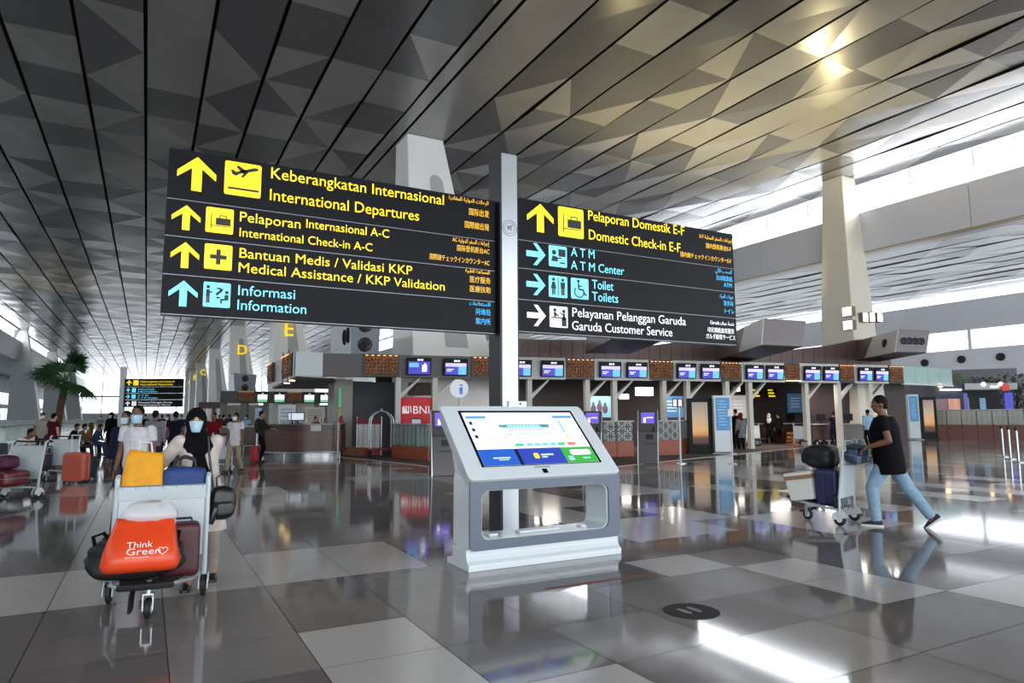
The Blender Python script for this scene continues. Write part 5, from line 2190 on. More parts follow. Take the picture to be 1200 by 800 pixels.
b.cyl((1.42, -.15, 0), (1.42, -.15, 1.3), .03)
b.build('corner_post', M('post_pale', (190, 190, 186), .4), dk)
for (px, lab, w_, c_) in ((349, 'dark monitor standing on the curved brown desk', .5, M_s4), (343, 'small white-screened monitor at left on the curved desk', .34, M_s4)):
    mt_ = thing('monitor', lab, 'monitor', gd(px, 25.9, 1.262), RZC+.2)
    b = MB()
    b.box((0, 0, .27), (w_, .04, .32))
    b.box((0, 0, .05), (.05, .04, .12))
    b.box((0, 0, .008), (.2, .14, .016))
    b.build('case', M_sb, mt_)
    b = MB()
    b.box((0, -.022, .27), (w_*.88, .004, .26))
    b.build('display', M('screen_pale2', (210, 220, 235), .3, emit=.5), mt_)
folk('staff member in navy seated low behind the curved brown desk', 370, 27.6, 1.52, -120, NAVY, BLACK, mask=None, hands={1: (.2, .3, .95), -1: (-.2, .3, .95)}, sleeve=1.8)

# bell cart
bc = thing('bell_cart', 'chrome hotel luggage cart with arched rails beside the white panel stand', 'luggage cart', gd(447, 25.7), RZC+.35)
M_chr = M('chrome', (165, 169, 172), .22, .85)
b = MB()
b.soft((0, 0, .30), (1.0, .6, .07), 8, 8)
b.build('deck', M('deck_red', (120, 40, 48), .6), bc, smooth=60)
for a in (-1, 1):
    b = MB()
    pts = [(-.42, a*.24, .32), (-.42, a*.24, 1.3)]+[(-.42*math.cos(t_), a*.24*math.cos(t_*0+0), 1.3+.42*math.sin(t_)) for t_ in [PI*k/12 for k in range(1, 12)]]+[(.42, a*.24, 1.3), (.42, a*.24, .32)]
    b.tube(pts, .024, 10)
    b.build('arched_rail', M_chr, bc, smooth=50)
b = MB()
b.tube([(0, -.24, 1.72), (0, .24, 1.72)], .02, 8)
b.ell((0, 0, 1.76), (.05, .05, .06), 12, 8)
b.build('top_bar', M_chr, bc, smooth=50)
for a in (-1, 1):
    for c_ in (-1, 1):
        b = MB()
        b.cyl((a*.4-.02, c_*.2, .1), (a*.4+.02, c_*.2, .1), .10)
        b.cyl((a*.4, c_*.2, .1), (a*.4, c_*.2, .27), .02)
        b.build('wheel', M_rub, bc, smooth=40)
pn = thing('panel_stand', 'white ribbed panel stand with dark red top and bottom behind the luggage cart', 'stand', gd(433, 26.8), RZC)
b = MB()
for k in range(4):
    b.box((-.33+.22*k, 0, .72), (.2, .08, 1.0))
b.build('panels', M('panel_pale', (196, 196, 194), .4), pn)
b = MB()
b.box((0, 0, 1.34), (.95, .1, .24))
b.build('header', M('header_red', (110, 24, 38), .5), pn)
b = MB()
b.box((0, -.0, .13), (.95, .3, .22))
b.build('base', M('base_red', (166, 36, 52), .5), pn)
for s in (-1, 1):
    b = MB()
    b.cyl((s*.48, 0, 0), (s*.48, 0, 1.5), .025)
    b.build('pole', M_alu, pn)
b = MB()
b.prism_z([(q.x, q.y) for q in (gd(402, 27.0), gd(428, 26.2), gd(434, 27.6), gd(412, 28.4))], 0.0, .32)
pl_ = b.build('plinth', M('plinth_oak', (150, 100, 60), .4), None)
tag(pl_, 'low wooden plinth on the floor left of the panel stand', 'plinth')

# red bank booth
bn = thing('bank_booth', 'red bank booth board with white lettering behind the glass cases', 'booth', gd(487, 26.4), RZC)
M_red = M('bank_red', (206, 34, 44), .4, emit=.12)
b = MB()
b.box((0, 0, 1.75), (1.2, .3, 1.0))
b.box((-.35, 0.0, .62), (.5, .28, 1.25))
b.build('board', M_red, bn)
b = MB()
b.box((0, .02, 1.24), (1.21, .32, .03))
b.build('ledge', M('ledge_red', (150, 26, 34), .4), bn)
text('BNI', -.10, 1.62, .62, .31, M('bni_white', (245, 245, 245), .4, emit=.3), bn, y=-.155, ext=.004)
b = MB()
for k in range(4):
    b.prism(seg(-.42+.08*k, 1.92, -.50+.10*k+.05, 1.66-.0*k, .035), -.158, -.152)
b.prism([(-.5, 1.63), (-.22, 1.63), (-.5, 1.92)], -.156, -.151)
b.build('emblem', M('bni_white', (245, 245, 245), .4, emit=.3), bn)
b = MB()
b.box((.1, .6, 2.6), (.9, .7, .5))
b.build('upper_box', M('booth_brown', (66, 38, 34), .5), bn)
nf = thing('framed_notice', 'small framed white notice standing in front of the red bank board', 'notice', gd(488, 25.3), RZC)
b = MB()
b.box((0, 0, 1.28), (.42, .03, .34))
b.build('frame', M_blk, nf)
b = MB()
b.box((0, -.018, 1.28), (.34, .006, .26))
b.build('paper', M('paper', (225, 226, 226), .5), nf)
b = MB()
b.cyl((0, .02, 0), (0, .02, 1.12), .015)
b.lathe([(0, 0), (.15, 0), (.15, .015), (0, .02)], n=20)
b.build('stand', M_blk, nf)

M_orange = M('plinth_terracotta', (150, 74, 48), .4, noise_s=1.5, noise_a=.08)
M_gls = M('case_glass', (150, 176, 172), .08, alpha=.55)


def glass_counter(label, a, c, n, h0, h1, mat_top, depth=.6, base=M_orange, name='glass_counter', lattice=False, top=None):
    d = c-a
    L = d.length
    t = thing(name, label, 'counter', (a.x, a.y, 0), math.atan2(d.y, d.x))
    w = L/n
    for k in range(n):
        mb = MB()
        mb.box((w*(k+.5), depth/2, h0/2), (w-.015, depth, h0))
        mb.build('plinth', base, t, bevel=.008)
        mb = MB()
        mb.box((w*(k+.5), depth/2, (h0+h1)/2), (w-.03, depth-.06, h1-h0))
        p_ = mb.build('case', mat_top, t)
        if lattice:
            mb = MB()
            nx_ = max(3, int(w/.2))
            for i in range(nx_):
                for j in range(4):
                    x0_ = w*k+w*(i+.5)/nx_
                    z_ = h0+(h1-h0)*(j+.5)/4
                    s_ = .5*w/nx_
                    for q in range(8):
                        a0, a1 = 2*PI*q/8, 2*PI*(q+1)/8
                        mb.prism(seg(x0_+s_*.8*math.cos(a0), z_+s_*.8*math.sin(a0), x0_+s_*.8*math.cos(a1), z_+s_*.8*math.sin(a1), .02), .005, .028)
                    mb.prism(seg(x0_-s_*(1 if (i+j) % 2 else -1), z_-s_*.7, x0_+s_*(1 if (i+j) % 2 else -1), z_+s_*.7, .02), .005, .028)
            mb.build('lattice', M('lattice_dark', (52, 54, 58), .5), p_)
        else:
            mb = MB()
            for z_ in (h0+.02, (h0+h1)/2, h1-.02):
                mb.box((w*(k+.5), depth/2, z_), (w-.02, depth-.04, .02))
            for x_ in (.02, w/3, 2*w/3, w-.02):
                mb.box((w*k+x_, .03, (h0+h1)/2), (.018, .018, h1-h0))
            mb.build('glazing_bars', M('bar_green', (92, 104, 102), .4), p_)
    mb = MB()
    mb.box((L/2, depth/2, h1+.02), (L+.04, depth+.06, .04))
    mb.build('top', top or M('counter_top', (170, 172, 168), .25), t)
    return t


glass_counter('glass display cases on terracotta plinths in front of the red bank board', gd(459, 25.6), gd(502, 23.2), 3, .45, 1.22, M_gls)
M_lat = M('lattice_pale', (206, 208, 208), .4)
glass_counter('counter with black and white lattice front between the two ticket kiosks', gd(702, 24.6), gd(742, 25.2), 2, .58, 1.28, M_lat, lattice=True)
glass_counter('short lattice-fronted counter just right of the ticket kiosk', gd(769, 25.7), gd(796, 26.2), 1, .58, 1.28, M_lat, lattice=True)
glass_counter('narrow dark glass counter behind the pole sign and black display', gd(798, 27.2), gd(812, 27.4), 1, .58, 1.28, M_gls)

# self check-in kiosks
M_kd = M('kiosk_charcoal', (84, 80, 80), .35, .2)
M_kdd = M('kiosk_dark', (54, 52, 54), .4)
M_ks = M('kiosk_screen', (112, 92, 206), .3, emit=.75)


def ticket_kiosk(label, loc, rz, group=None):
    t = thing('ticket_kiosk', label, 'kiosk', loc, rz, group)
    mb = MB()
    mb.prism_x([(-.30, 0), (.32, 0), (.32, 1.25), (.22, 1.62), (.08, 1.66), (-.12, 1.0)], -.30, .30)
    mb.build('body', M_kdd, t, bevel=.01)
    for s in (-1, 1):
        mb = MB()
        mb.prism_x([(-.32, 0), (-.28, 0), (-.10, 1.0), (.10, 1.66), (.06, 1.67), (-.135, 1.01)], s*.31-.015, s*.31+.015)
        mb.build('side_trim', M_alu, t)
    fm = Matrix.Translation((0, -.02, 1.40)) @ Matrix.Rotation(-.30, 4, 'X')

    def plate(x, z, w, h, m_, nm, y=-.012):
        # on the sloping front: lower part slopes less than the head
        if z > 1.0:
            f = (z-1.0)/.66
            c_ = Vector((x, -.12+.20*f, z))
            ang = -math.atan2(.20, .66)
        else:
            f = z
            c_ = Vector((x, -.30+.18*f, z))
            ang = -math.atan2(.18, 1.0)
        q = MB()
        q.box((0, 0, 0), (w, .016, h), mat=Matrix.Translation(c_+Vector((0, y*.5, 0))) @ Matrix.Rotation(ang, 4, 'X'))
        return q.build(nm, m_, t)
    plate(0, .5, .58, .98, M_kd, 'front_panel')
    plate(0, 1.32, .58, .62, M_kd, 'head_panel')
    plate(0, 1.43, .42, .36, M_ks, 'display', -.03)
    plate(-.10, 1.36, .07, .16, M_s4, 'display_figure', -.05)
    plate(.06, 1.44, .2, .03, M_s4, 'display_line', -.05)
    plate(.17, 1.08, .07, .15, M_blk, 'card_reader', -.03)
    plate(.05, .83, .22, .16, M_blk, 'ticket_slot', -.03)
    plate(.07, .62, .4, .025, M_blk, 'vent', -.03)
    return t


k0 = ticket_kiosk('ticket kiosk half hidden behind the white touchscreen kiosk, left of it', gd(519, 17.6), RZC+.25)
dup(k0, gd(694, 22.0), RZC-.28, 'ticket kiosk partly hidden by the right edge of the white touchscreen kiosk')
dup(k0, gd(759, 21.6), RZC-.28, 'dark ticket kiosk with purple screen standing alone before the lattice counters')

# info sign on a pole
isn = thing('information_sign', 'round white sign with blue letter i on a thin pole behind the kiosk', 'sign', gd(538, 21.8), RZC)
b = MB()
b.cyl((0, -.02, 2.4), (0, .02, 2.4), .30, n=36)
b.build('disc', M('disc_white', (224, 230, 234), .4, emit=.3), isn, smooth=40)  # slight glow added to lighten the disc
b = MB()
b.cyl((0, 0, 0.02), (0, 0, 2.12), .03)
b.lathe([(0, 0), (.2, 0), (.2, .02), (0, .03)], n=24)
b.build('pole', M('pole_white', (206, 210, 212), .4), isn, smooth=40)
text('i', -.06, 2.22, .12, .36, M('info_blue', (70, 130, 220), .4, emit=.3), isn, y=-.024)

# pole signs, totems, displays
ps = thing('pole_sign', 'thin white pole topped with small square sign left of the sunset display', 'sign', gd(796, 21.4), RZC)
b = MB()
b.cyl((0, 0, .03), (0, 0, 1.75), .03)
b.build('pole', M('pole_white', (206, 210, 212), .4), ps, smooth=40)
b = MB()
b.box((-.03, 0, 1.9), (.34, .04, .28))
hd_ = b.build('sign_head', M_kdd, ps)
b = MB()
for x in (-.13, 0.03):
    b.box((x, -.022, 1.9), (.09, .006, .2))
b.build('mark', M_s4, hd_)
b = MB()
b.lathe([(0, 0), (.17, 0), (.17, .02), (.04, .04), (0, .04)], n=24)
b.build('base', M_alu, ps, smooth=40)
ps2 = thing('pole_sign', 'thin pole with small white notice right of the blue and white totem', 'sign', gd(856, 21.2), RZC)
b = MB()
b.cyl((0, 0, .02), (0, 0, 1.5), .022)
b.lathe([(0, 0), (.15, 0), (.15, .02), (0, .03)], n=20)
b.build('pole', M('pole_white', (206, 210, 212), .4), ps2, smooth=40)
b = MB()
b.box((0, 0, 1.58), (.16, .02, .22))
b.build('notice', M('paper', (225, 226, 226), .5), ps2)


def sunset_material():
    mt = bpy.data.materials.new('sunset_picture')
    mt.use_nodes = True
    nt = mt.node_tree
    bs = nt.nodes['Principled BSDF']
    tc = nt.nodes.new('ShaderNodeTexCoord')
    sp = nt.nodes.new('ShaderNodeSeparateXYZ')
    cr = nt.nodes.new('ShaderNodeValToRGB')
    e = cr.color_ramp.elements
    e[0].position = 0.0
    e[0].color = lin((60, 44, 40))
    e[1].position = 1.0
    e[1].color = lin((150, 138, 130))
    for p_, c_ in ((.16, (110, 70, 48)), (.22, (206, 138, 78)), (.32, (222, 172, 112)), (.6, (196, 168, 136))):
        n_ = e.new(p_)
        n_.color = lin(c_)
    nt.links.new(tc.outputs['Generated'], sp.inputs[0])
    nt.links.new(sp.outputs[2], cr.inputs[0])
    nt.links.new(cr.outputs[0], bs.inputs['Base Color'])
    nt.links.new(cr.outputs[0], bs.inputs['Emission Color'])
    bs.inputs['Emission Strength'].default_value = .4
    return mt


M_sun = sunset_material()


def display(label, loc, rz, w, h):
    t = thing('digital_display', label, 'display', loc, rz)
    mb = MB()
    mb.box((0, 0, h/2), (w, .22, h))
    mb.build('case', M_sb, t, bevel=.015)
    mb = MB()
    mb.box((0, -.113, h*.55), (w*.64, .006, h*.76))
    sc__ = mb.build('picture', M_sun, t)
    mb = MB()
    for k in range(14):
        mb.box((-w*.3+w*.6*k/13, -.117, h*.185+.02*math.sin(k*2.1)), (w*.03, .004, h*(.02+.012*math.sin(k*1.3))))
    mb.build('skyline', M('skyline_dark', (60, 40, 34), .5), sc__)
    mb = MB()
    mb.box((0, -.02, .03), (w*1.1, .4, .06))
    mb.build('base', M_sb, t)
    return t


display('black upright display showing a sunset picture, beside the blue and white totem', gd(819.5, 27.0), RZC-.05, .96, 2.18)
display('smaller-looking black sunset display far right, beyond the man in black', gd(1087.5, 41.3), RZC-.1, .94, 2.55)


def totem(label, loc, rz, w, h):
    t = thing('totem', label, 'totem', loc, rz)
    mb = MB()
    mb.box((0, 0, h/2+.04), (w, .28, h-.08))
    mb.build('body', M('totem_white', (216, 222, 226), .35), t, bevel=.01)
    mb = MB()
    mb.box((0, -.143, h*.68), (w*.8, .006, h*.56))
    bp_ = mb.build('blue_panel', M('totem_blue', (64, 142, 196), .4, emit=.15), t)
    mb = MB()
    for k in range(9):
        mb.box((-.05*w+.02*(k % 3), -.148, h*(.90-.05*k)), (w*(.5 if k % 2 else .38), .004, h*.010))
    mb.build('text_line', M('totem_pale', (196, 222, 236), .4), bp_)
    mb = MB()
    mb.box((0, 0, .02), (w*1.35, .5, .04))
    mb.build('base', M('base_grey', (170, 172, 174), .4), t)
    return t


totem('tall white totem with blue panel beside the black sunset display near the couple', gd(846, 26.7), RZC-.05, .68, 2.28)
totem('white totem with blue panel just right of the man in black', gd(1070, 40.6), RZC-.1, .62, 2.7)

# posters and lamps behind the counters
M_pic = M('poster_sky', (120, 168, 196), .4, emit=.25, noise_s=2.2, noise_a=.25)
for (p0, p1, y0, y1, n, c_, lab) in ((688, 717, 464, 489, 3.0, (128, 176, 200), 'pale blue poster behind the lattice counter, left of the white lamp panel'), (778, 801, 464, 489, 3.0, (58, 112, 160), 'blue poster between the ticket kiosk and the pole sign'),
                                     (924, 944, 461, 483, 4.5, (84, 130, 176), 'blue poster under the lamp-edged copper panel'), (857, 878, 463, 490, 4.5, (170, 168, 166), 'pale grey poster behind the couple in front of the counters'),
                                     (985, 1006, 463, 490, 4.5, (160, 152, 144), 'beige notice wall panel behind the grey counter')):
    a, c = isl(p0, n), isl(p1, n)
    dd = a.dot(HF)
    za, zb_ = dep(p0, y1, dd).z, dep(p0, y0, dd).z
    t = thing('poster', lab, 'poster', ((a.x+c.x)/2, (a.y+c.y)/2, za), RI)
    mb = MB()
    w_ = (c-a).length
    mb.box((0, 0, (zb_-za)/2), (w_, .05, zb_-za))
    mb.build('board', M('poster_%d' % p0, c_, .4, emit=.22, noise_s=1.5, noise_a=.12), t)
    mb = MB()
    if p0 == 688:
        for k, (x, z) in enumerate(((-.25, .4), (0, .5), (.22, .38))):
            mb.ell((x*w_, -.03, z*(zb_-za)), (.14, .01, .2), 12, 8)
            mb.ell((x*w_, -.03, z*(zb_-za)+.24), (.07, .01, .08), 12, 8)
        mb.build('figures', M('poster_figures', (88, 70, 90), .5), t)
    else:
        for k in range(4):
            mb.box((-.1*w_, -.028, (zb_-za)*(.3+.15*k)), (w_*.5, .006, .04))
        mb.build('text_line', M('poster_text', (200, 215, 226), .4, emit=.2), t)
for (p0, p1, y0, y1, n, lab) in ((746, 766, 454, 463, 3.4, 'bright white lamp panel above the shop behind the ticket kiosk'), (727, 737, 462, 467, 3.6, 'small white lamp left of the bright lamp panel'), (862, 868, 454, 458, 4.0, 'small white lamp over the couple at the counters')):
    a, c = isl(p0, n), isl(p1, n)
    dd = a.dot(HF)
    za, zb_ = dep(p0, y1, dd).z, dep(p0, y0, dd).z
    t = thing('lamp_panel', lab, 'lamp', ((a.x+c.x)/2, (a.y+c.y)/2, za), RI)
    mb = MB()
    w_ = (c-a).length
    mb.box((0, 0, (zb_-za)/2), (w_, .05, zb_-za))
    mb.build('diffuser', M_lampc, t)
    mb = MB()
    mb.box((0, .05, (zb_-za)/2), (w_+.06, .06, zb_-za+.06))
    mb.build('housing', M_bulkl, t)
# yellow hanging sign
ys = thing('hanging_sign', 'small yellow lit sign in two blocks hanging behind the posts', 'sign', isl(896, 5.0, 2.45), RI)
for x in (-.5, .5):
    b = MB()
    b.box((x, 0, .25), (.62, .08, .5))
    o = b.build('panel', M_board, ys)
    b = MB()
    for k in range(3):
        b.box((x-.05*k, -.045, .08+.16*k), (.44-.06*k, .006, .08))
    b.build('lit_mark', M_yel, o)
b = MB()
b.box((0, 0, .55), (1.7, .05, .06))
b.build('rail', M_bulk, ys)

# far counters with staff and travellers
M_cnt = M('counter_brown', (70, 46, 42), .4, noise_s=2, noise_a=.1)


def counter(label, px, d, w, h, mat, rz=RI, group=None):
    t = thing('check_in_counter', label, 'counter', gd(px, d), rz, group)
    mb = MB()
    mb.box((0, .3, h/2-.02), (w, .6, h-.04))
    mb.build('front', mat, t, bevel=.01)
    mb = MB()
    mb.box((0, .28, h), (w+.06, .7, .05))
    mb.build('top', M('counter_top', (170, 172, 168), .25), t)
    mb = MB()
    mb.tube([(-w/2, -.22, .25), (w/2, -.22, .25)], .025, 8)
    for s in (-1, 0, 1):
        mb.cyl((s*w*.46, -.22, 0), (s*w*.46, -.22, .25), .022)
    mb.build('bumper_rail', M_alu, t, smooth=50)
    return t


for px, lab, mt in ((884, 'brown check-in counter behind the two women in black', M_cnt), (930, 'brown check-in counter under the blue poster', M_cnt), (966, 'brown check-in counter behind the staff member in navy', M_cnt), (998, 'grey check-in counter left of the man in light blue', M('counter_grey', (112, 110, 104), .4))):
    dc = 36.5 if px < 950 else 33.2
    counter(lab, px, dc, 1.5, 1.05, mt)
    t = thing('monitor', 'monitor standing on the '+lab.split(' counter')[0]+' counter at column %s' % ('left', 'second', 'third', 'right')[(884, 930, 966, 998).index(px)], 'monitor', gd(px-4, dc+.25, 1.08), RI)
    t['label'] = {884: 'dark monitor on the brown counter behind the two women in black', 930: 'dark monitor on the brown counter under the blue poster', 966: 'dark monitor on the brown counter behind the navy staff member', 998: 'dark monitor on the grey check-in counter'}[px]
    b = MB()
    b.box((0, 0, .3), (.5, .05, .34))
    b.box((0, .03, .06), (.06, .05, .12))
    b.build('case', M_sb, t)
    b = MB()
    b.box((0, .028, .3), (.44, .004, .28))
    b.build('display', M_s2, t)
folk('woman in dark red head scarf and grey tunic standing in front of the check-in counters', 868, 29.3, 1.58, 10, GREYC, BLACK, hijab=MAROON, fem=True, mask=None, sleeve=1.9, hem=.58, drape=-.0)
folk('man in black close behind the dark red head scarf', 862, 30.2, 1.76, 20, BLACK, BLACK, mask=None, sleeve=1.9)
folk('staff woman in black dress and pale head scarf behind the counter rail', 901, 35.2, 1.56, 150, BLACK, BLACK, hijab=cloth('pale', (190, 190, 194)), fem=True, sleeve=1.9)
folk('man in black standing right of the pale head scarf', 912, 35.0, 1.60, 20, BLACK, BLACK, sleeve=1.9, mask=None)
folk('traveller in black shirt standing behind a white trolley at the counters', 944, 35.2, 1.62, 40, BLACK, NAVY, mask=None)
folk('staff member in navy shirt standing with back turned at the counters', 977, 32.8, 1.66, 5, NAVY, NAVY, mask=None, wide=1.15)
folk('man in light blue shirt and dark trousers just left of the man in black', 1017, 31.5, 1.72, 10, LBLUE, BLACK, mask=None, wide=1.15, sleeve=1.5)
make_trolley('white-board luggage trolley standing empty right of the dark red head scarf', gd(881, 34.0), cf(175), w=.66)
make_trolley('luggage trolley with an orange crate in front of the counters', gd(938, 32.4), cf(160), w=.66)
cr_ = thing('crate', 'small orange crate standing beside the trolley at the counters', 'crate', gd(928, 33.6), RI)
b = MB()
for z in (.06, .24, .42, .6):
    b.box((0, 0, z), (.44, .36, .1))
b.build('slats', M('crate_orange', (170, 104, 50), .6), cr_)
for s in (-1, 1):
    for q in (-1, 1):
        b = MB()
        b.box((s*.21, q*.17, .33), (.03, .03, .66))
        b.build('corner_post', M('crate_dark', (120, 70, 34), .6), cr_)
make_trolley('luggage trolley pushed by the man in the dark red T-shirt', gd(262, 18.9), cf(178), w=.62)

# stanchions at right
for px, d, lab in ((1172, 24.0, 'leftmost steel barrier post at the right edge'), (1180, 22.8, 'middle steel barrier post at the right edge'), (1189, 21.2, 'nearest steel barrier post at the right edge')):
    t = thing('barrier_post', lab, 'barrier post', gd(px, d), 0, 'barrier posts at the right edge')
    b = MB()
    b.lathe([(0, 0), (.18, 0), (.18, .015), (.12, .03), (.04, .04), (0, .04)], n=28)
    b.build('base', M_chr, t, smooth=40)
    b = MB()
    b.lathe([(0, .03), (.038, .03), (.038, .98), (0, .98)], n=20)
    b.build('pole', M_chr, t, smooth=40)
    b = MB()
    b.lathe([(0, .98), (.045, .98), (.045, 1.07), (.03, 1.09), (0, 1.09)], n=20)
    b.build('cap', M_rub, t, smooth=40)

# ------------------------------------------------------------------ shops at right
b = MB()
p0, p1 = gd(1060, 33.2), gd(1119, 36)
gbn = thing('glass_screen', 'pale green glass screen band at the right end of the check-in band', 'glass screen', (p0.x, p0.y, 3.05), math.atan2((p1-p0).y, (p1-p0).x))
L = (p1-p0).length
M_gb = M('glass_mint', (176, 208, 204), .1, alpha=.7, emit=.06)
for k in range(4):
    b = MB()
    b.box((L*(k+.5)/4, 0, .42), (L/4-.02, .03, .84))
    b.build('glass_panel', M_gb, gbn)
b = MB()
b.box((L/2, .0, -.04), (L, .1, .08))
b.build('rail', M_bulkl, gbn)
RS = RZC-.12
sh1 = thing('shop_booth', 'dark navy shop booth with lit picture panels at right of the black sunset display', 'shop', gd(1108, 43), RS)
b = MB()
b.box((0, 1.0, 1.75), (2.3, 2.0, 3.5))
b.build('booth', M('booth_navy', (24, 28, 54), .5), sh1)
for x, w_, c_ in ((-.25, .8, (120, 92, 96)), (.55, .7, (206, 150, 124))):
    b = MB()
    b.box((x, -.03, 1.85), (w_, .05, 1.25))
    o = b.build('picture_panel', M('booth_pic_%d' % c_[0], c_, .4, emit=.35, noise_s=2, noise_a=.3), sh1)
b = MB()
b.box((.35, -.15, 3.05), (1.2, .2, .08))
b.build('light_bar', M_lampc, sh1)
b = MB()
b.ell((-.25, -.15, 3.35), (.16, .1, .16), 12, 8)
b.build('spot_lamp', M_lampw, sh1)
sh2 = thing('shop_booth', 'open shop booth with pale canopy and round red sign at far right', 'shop', gd(1161, 43), RS)
b = MB()
b.box((0, .6, 3.25), (3.1, 1.8, .42))
can2 = b.build('canopy', M('canopy_pale', (176, 190, 192), .4), sh2, bevel=.03)
for x in (-.45, .55):
    b = MB()
    b.ell((x, -.34, 3.4), (.12, .08, .12), 12, 8)
    b.build('spot_lamp', M_lampw, sh2)
b = MB()
b.cyl((.78, -.40, 3.2), (.78, -.32, 3.2), .25, n=28)
b.build('round_sign', M('round_red', (206, 60, 52), .4, emit=.3), sh2, smooth=40)
b = MB()
for x, w_ in ((.1, .3), (.35, .12)):
    b.box((x, -.32, 3.22), (w_, .04, .12))
b.build('sign_mark', M_s4, sh2)
b = MB()
b.box((0, 1.6, 1.5), (3.0, .2, 3.0))
b.build('back_wall', M('shop_dark', (28, 34, 36), .6), sh2)
for x, w_, c_ in ((-1.35, .4, (92, 84, 170)), (1.3, .5, (72, 74, 190)), (-.75, .5, (110, 150, 160)), (.35, .35, (120, 160, 190))):
    b = MB()
    b.box((x, .3 if abs(x) > 1 else 1.45, 2.1), (w_, .08, 1.5 if abs(x) > 1 else .9))
    b.build('lit_panel', M('lit_%d' % c_[0], c_, .4, emit=.4), sh2)
folk('shop assistant in beige behind the glass counter under the pale canopy', 1148, 43.2, 1.62, 178, BEIGE, BLACK, mask=MASKW)
glass_counter('long row of glass showcases on red-brown plinths in front of the shop booths', gd(1092, 42.2), gd(1200, 39.8), 6, .85, 1.75, M('case_amber', (150, 146, 128), .1, alpha=.75), .7, M('plinth_maroon', (112, 62, 54), .45))


def shrub(label, loc, r, h, mat, seed):
    t = thing('shrub', label, 'plant', loc, 0)
    rr = random.Random(seed)
    mb = MB()
    mb.lathe([(0, 0), (.3, 0), (.36, .5), (.30, .5), (0, .45)], n=18)
    mb.build('pot', M('pot_grey', (110, 108, 104), .6), t, smooth=40)
    mb = MB()
    for k in range(6):
        a = rr.uniform(0, 2*PI)
        mb.tube([(0, 0, .4), (r*.3*math.cos(a), r*.3*math.sin(a), h*.55), (r*.6*math.cos(a), r*.6*math.sin(a), h*.85)], [.04, .03, .015], 6)
    mb.build('stems', M('stem_brown', (70, 56, 40), .7), t, smooth=50)
    mb = MB()
    for k in range(420):
        a, u = rr.uniform(0, 2*PI), rr.uniform(.1, 1)
        z = h*(.35+.65*rr.random())
        w = r*math.sqrt(max(.05, 1-((z/h-.65)/.5)**2))*math.sqrt(u)
        c_ = Vector((w*math.cos(a), w*math.sin(a), z))
        d1 = Vector((rr.uniform(-1, 1), rr.uniform(-1, 1), rr.uniform(-.6, .9))).normalized()*rr.uniform(.2, .34)
        d2 = d1.orthogonal().normalized()*.06
        mb.face([c_, c_+d1*.5+d2, c_+d1, c_+d1*.5-d2])
    mb.build('leaves', mat, t)
    return t


LG = M('leaf_light', (96, 132, 62), .6, noise_s=3, noise_a=.3)
DG = M('leaf_dark', (40, 66, 44), .6, noise_s=3, noise_a=.3)
shrub('light green shrub rising behind the pale green glass screen', gd(1124, 47.4), 0.95, 4.3, LG, 1)
shrub('dark green shrub behind the right end of the pale canopy', gd(1188, 46.6), 1.1, 4.2, DG, 2)
shrub('dark green shrub above the pale canopy', gd(1156, 46.9), .9, 4.0, DG, 3)
shrub('dark green shrub at the extreme right edge', gd(1206, 45), 1.2, 3.6, DG, 4)
b = MB()
beam_between(b, gd(1112, 52), gd(1196, 50), 4, 0, 4.9)
beam_between(b, gd(1030, 49), gd(1230, 47.5), .3, 0, 4.3)  # added slab that blocks the bright glazing behind the shops
struct(b.build('wall_kiosk_block', M('block_grey', (120, 116, 122), .5)))
for px, py in ((1084, 425), (1127, 421), (1173, 418)):
    p = at_x(px, py, XW-.01)
    b = MB()
    b.tube([p+Vector((.02, 0, 0)), p-Vector((.12, 0, 0)), p-Vector((.14, 0, 0)), p-Vector((.02, 0, 0))], [.32, .32, .24, .2], 22)
    o = b.build('air_nozzle', M_noz, None, smooth=40)
    tag(o, {1084: 'round dark wall nozzle nearest the four-nozzle air duct', 1127: 'middle one of three round dark wall nozzles', 1173: 'rightmost of three round dark wall nozzles'}[px], 'air nozzle', 'round nozzles on the far right wall')

# flood lamps on the cream column
for k, (px, py, lab) in enumerate(((994, 365, 'upper floodlight on the left face of the cream column'), (995, 381, 'lower floodlight on the left face of the cream column'))):
    p = at_x(px, py, 31.72)
    t = thing('floodlight', lab, 'lamp', p, 0, 'floodlights on the cream column')
    b = MB()
    b.box((.05, 0, 0), (.3, .55, .5))
    b.build('housing', M('lamp_housing', (120, 112, 96), .5), t)
    b = MB()
    b.box((-.11, 0, 0), (.02, .48, .42))
    b.build('lens', M_lampc, t)
for k, (px, lab) in enumerate(((1012, 'left floodlight of the row on the near face of the cream column'), (1020, 'middle floodlight of the row on the near face of the cream column'), (1029, 'right floodlight of the row on the near face of the cream column'))):
    p = at_y(px, 372, 21.70)
    t = thing('floodlight', lab, 'lamp', p, 0, 'floodlights on the cream column')
    b = MB()
    b.box((0, .05, 0), (.42, .3, .5))
    b.build('housing', M('lamp_housing', (120, 112, 96), .5), t)
    b = MB()
    b.box((0, -.11, 0), (.36, .02, .42))
    b.build('lens', M_lampc, t)

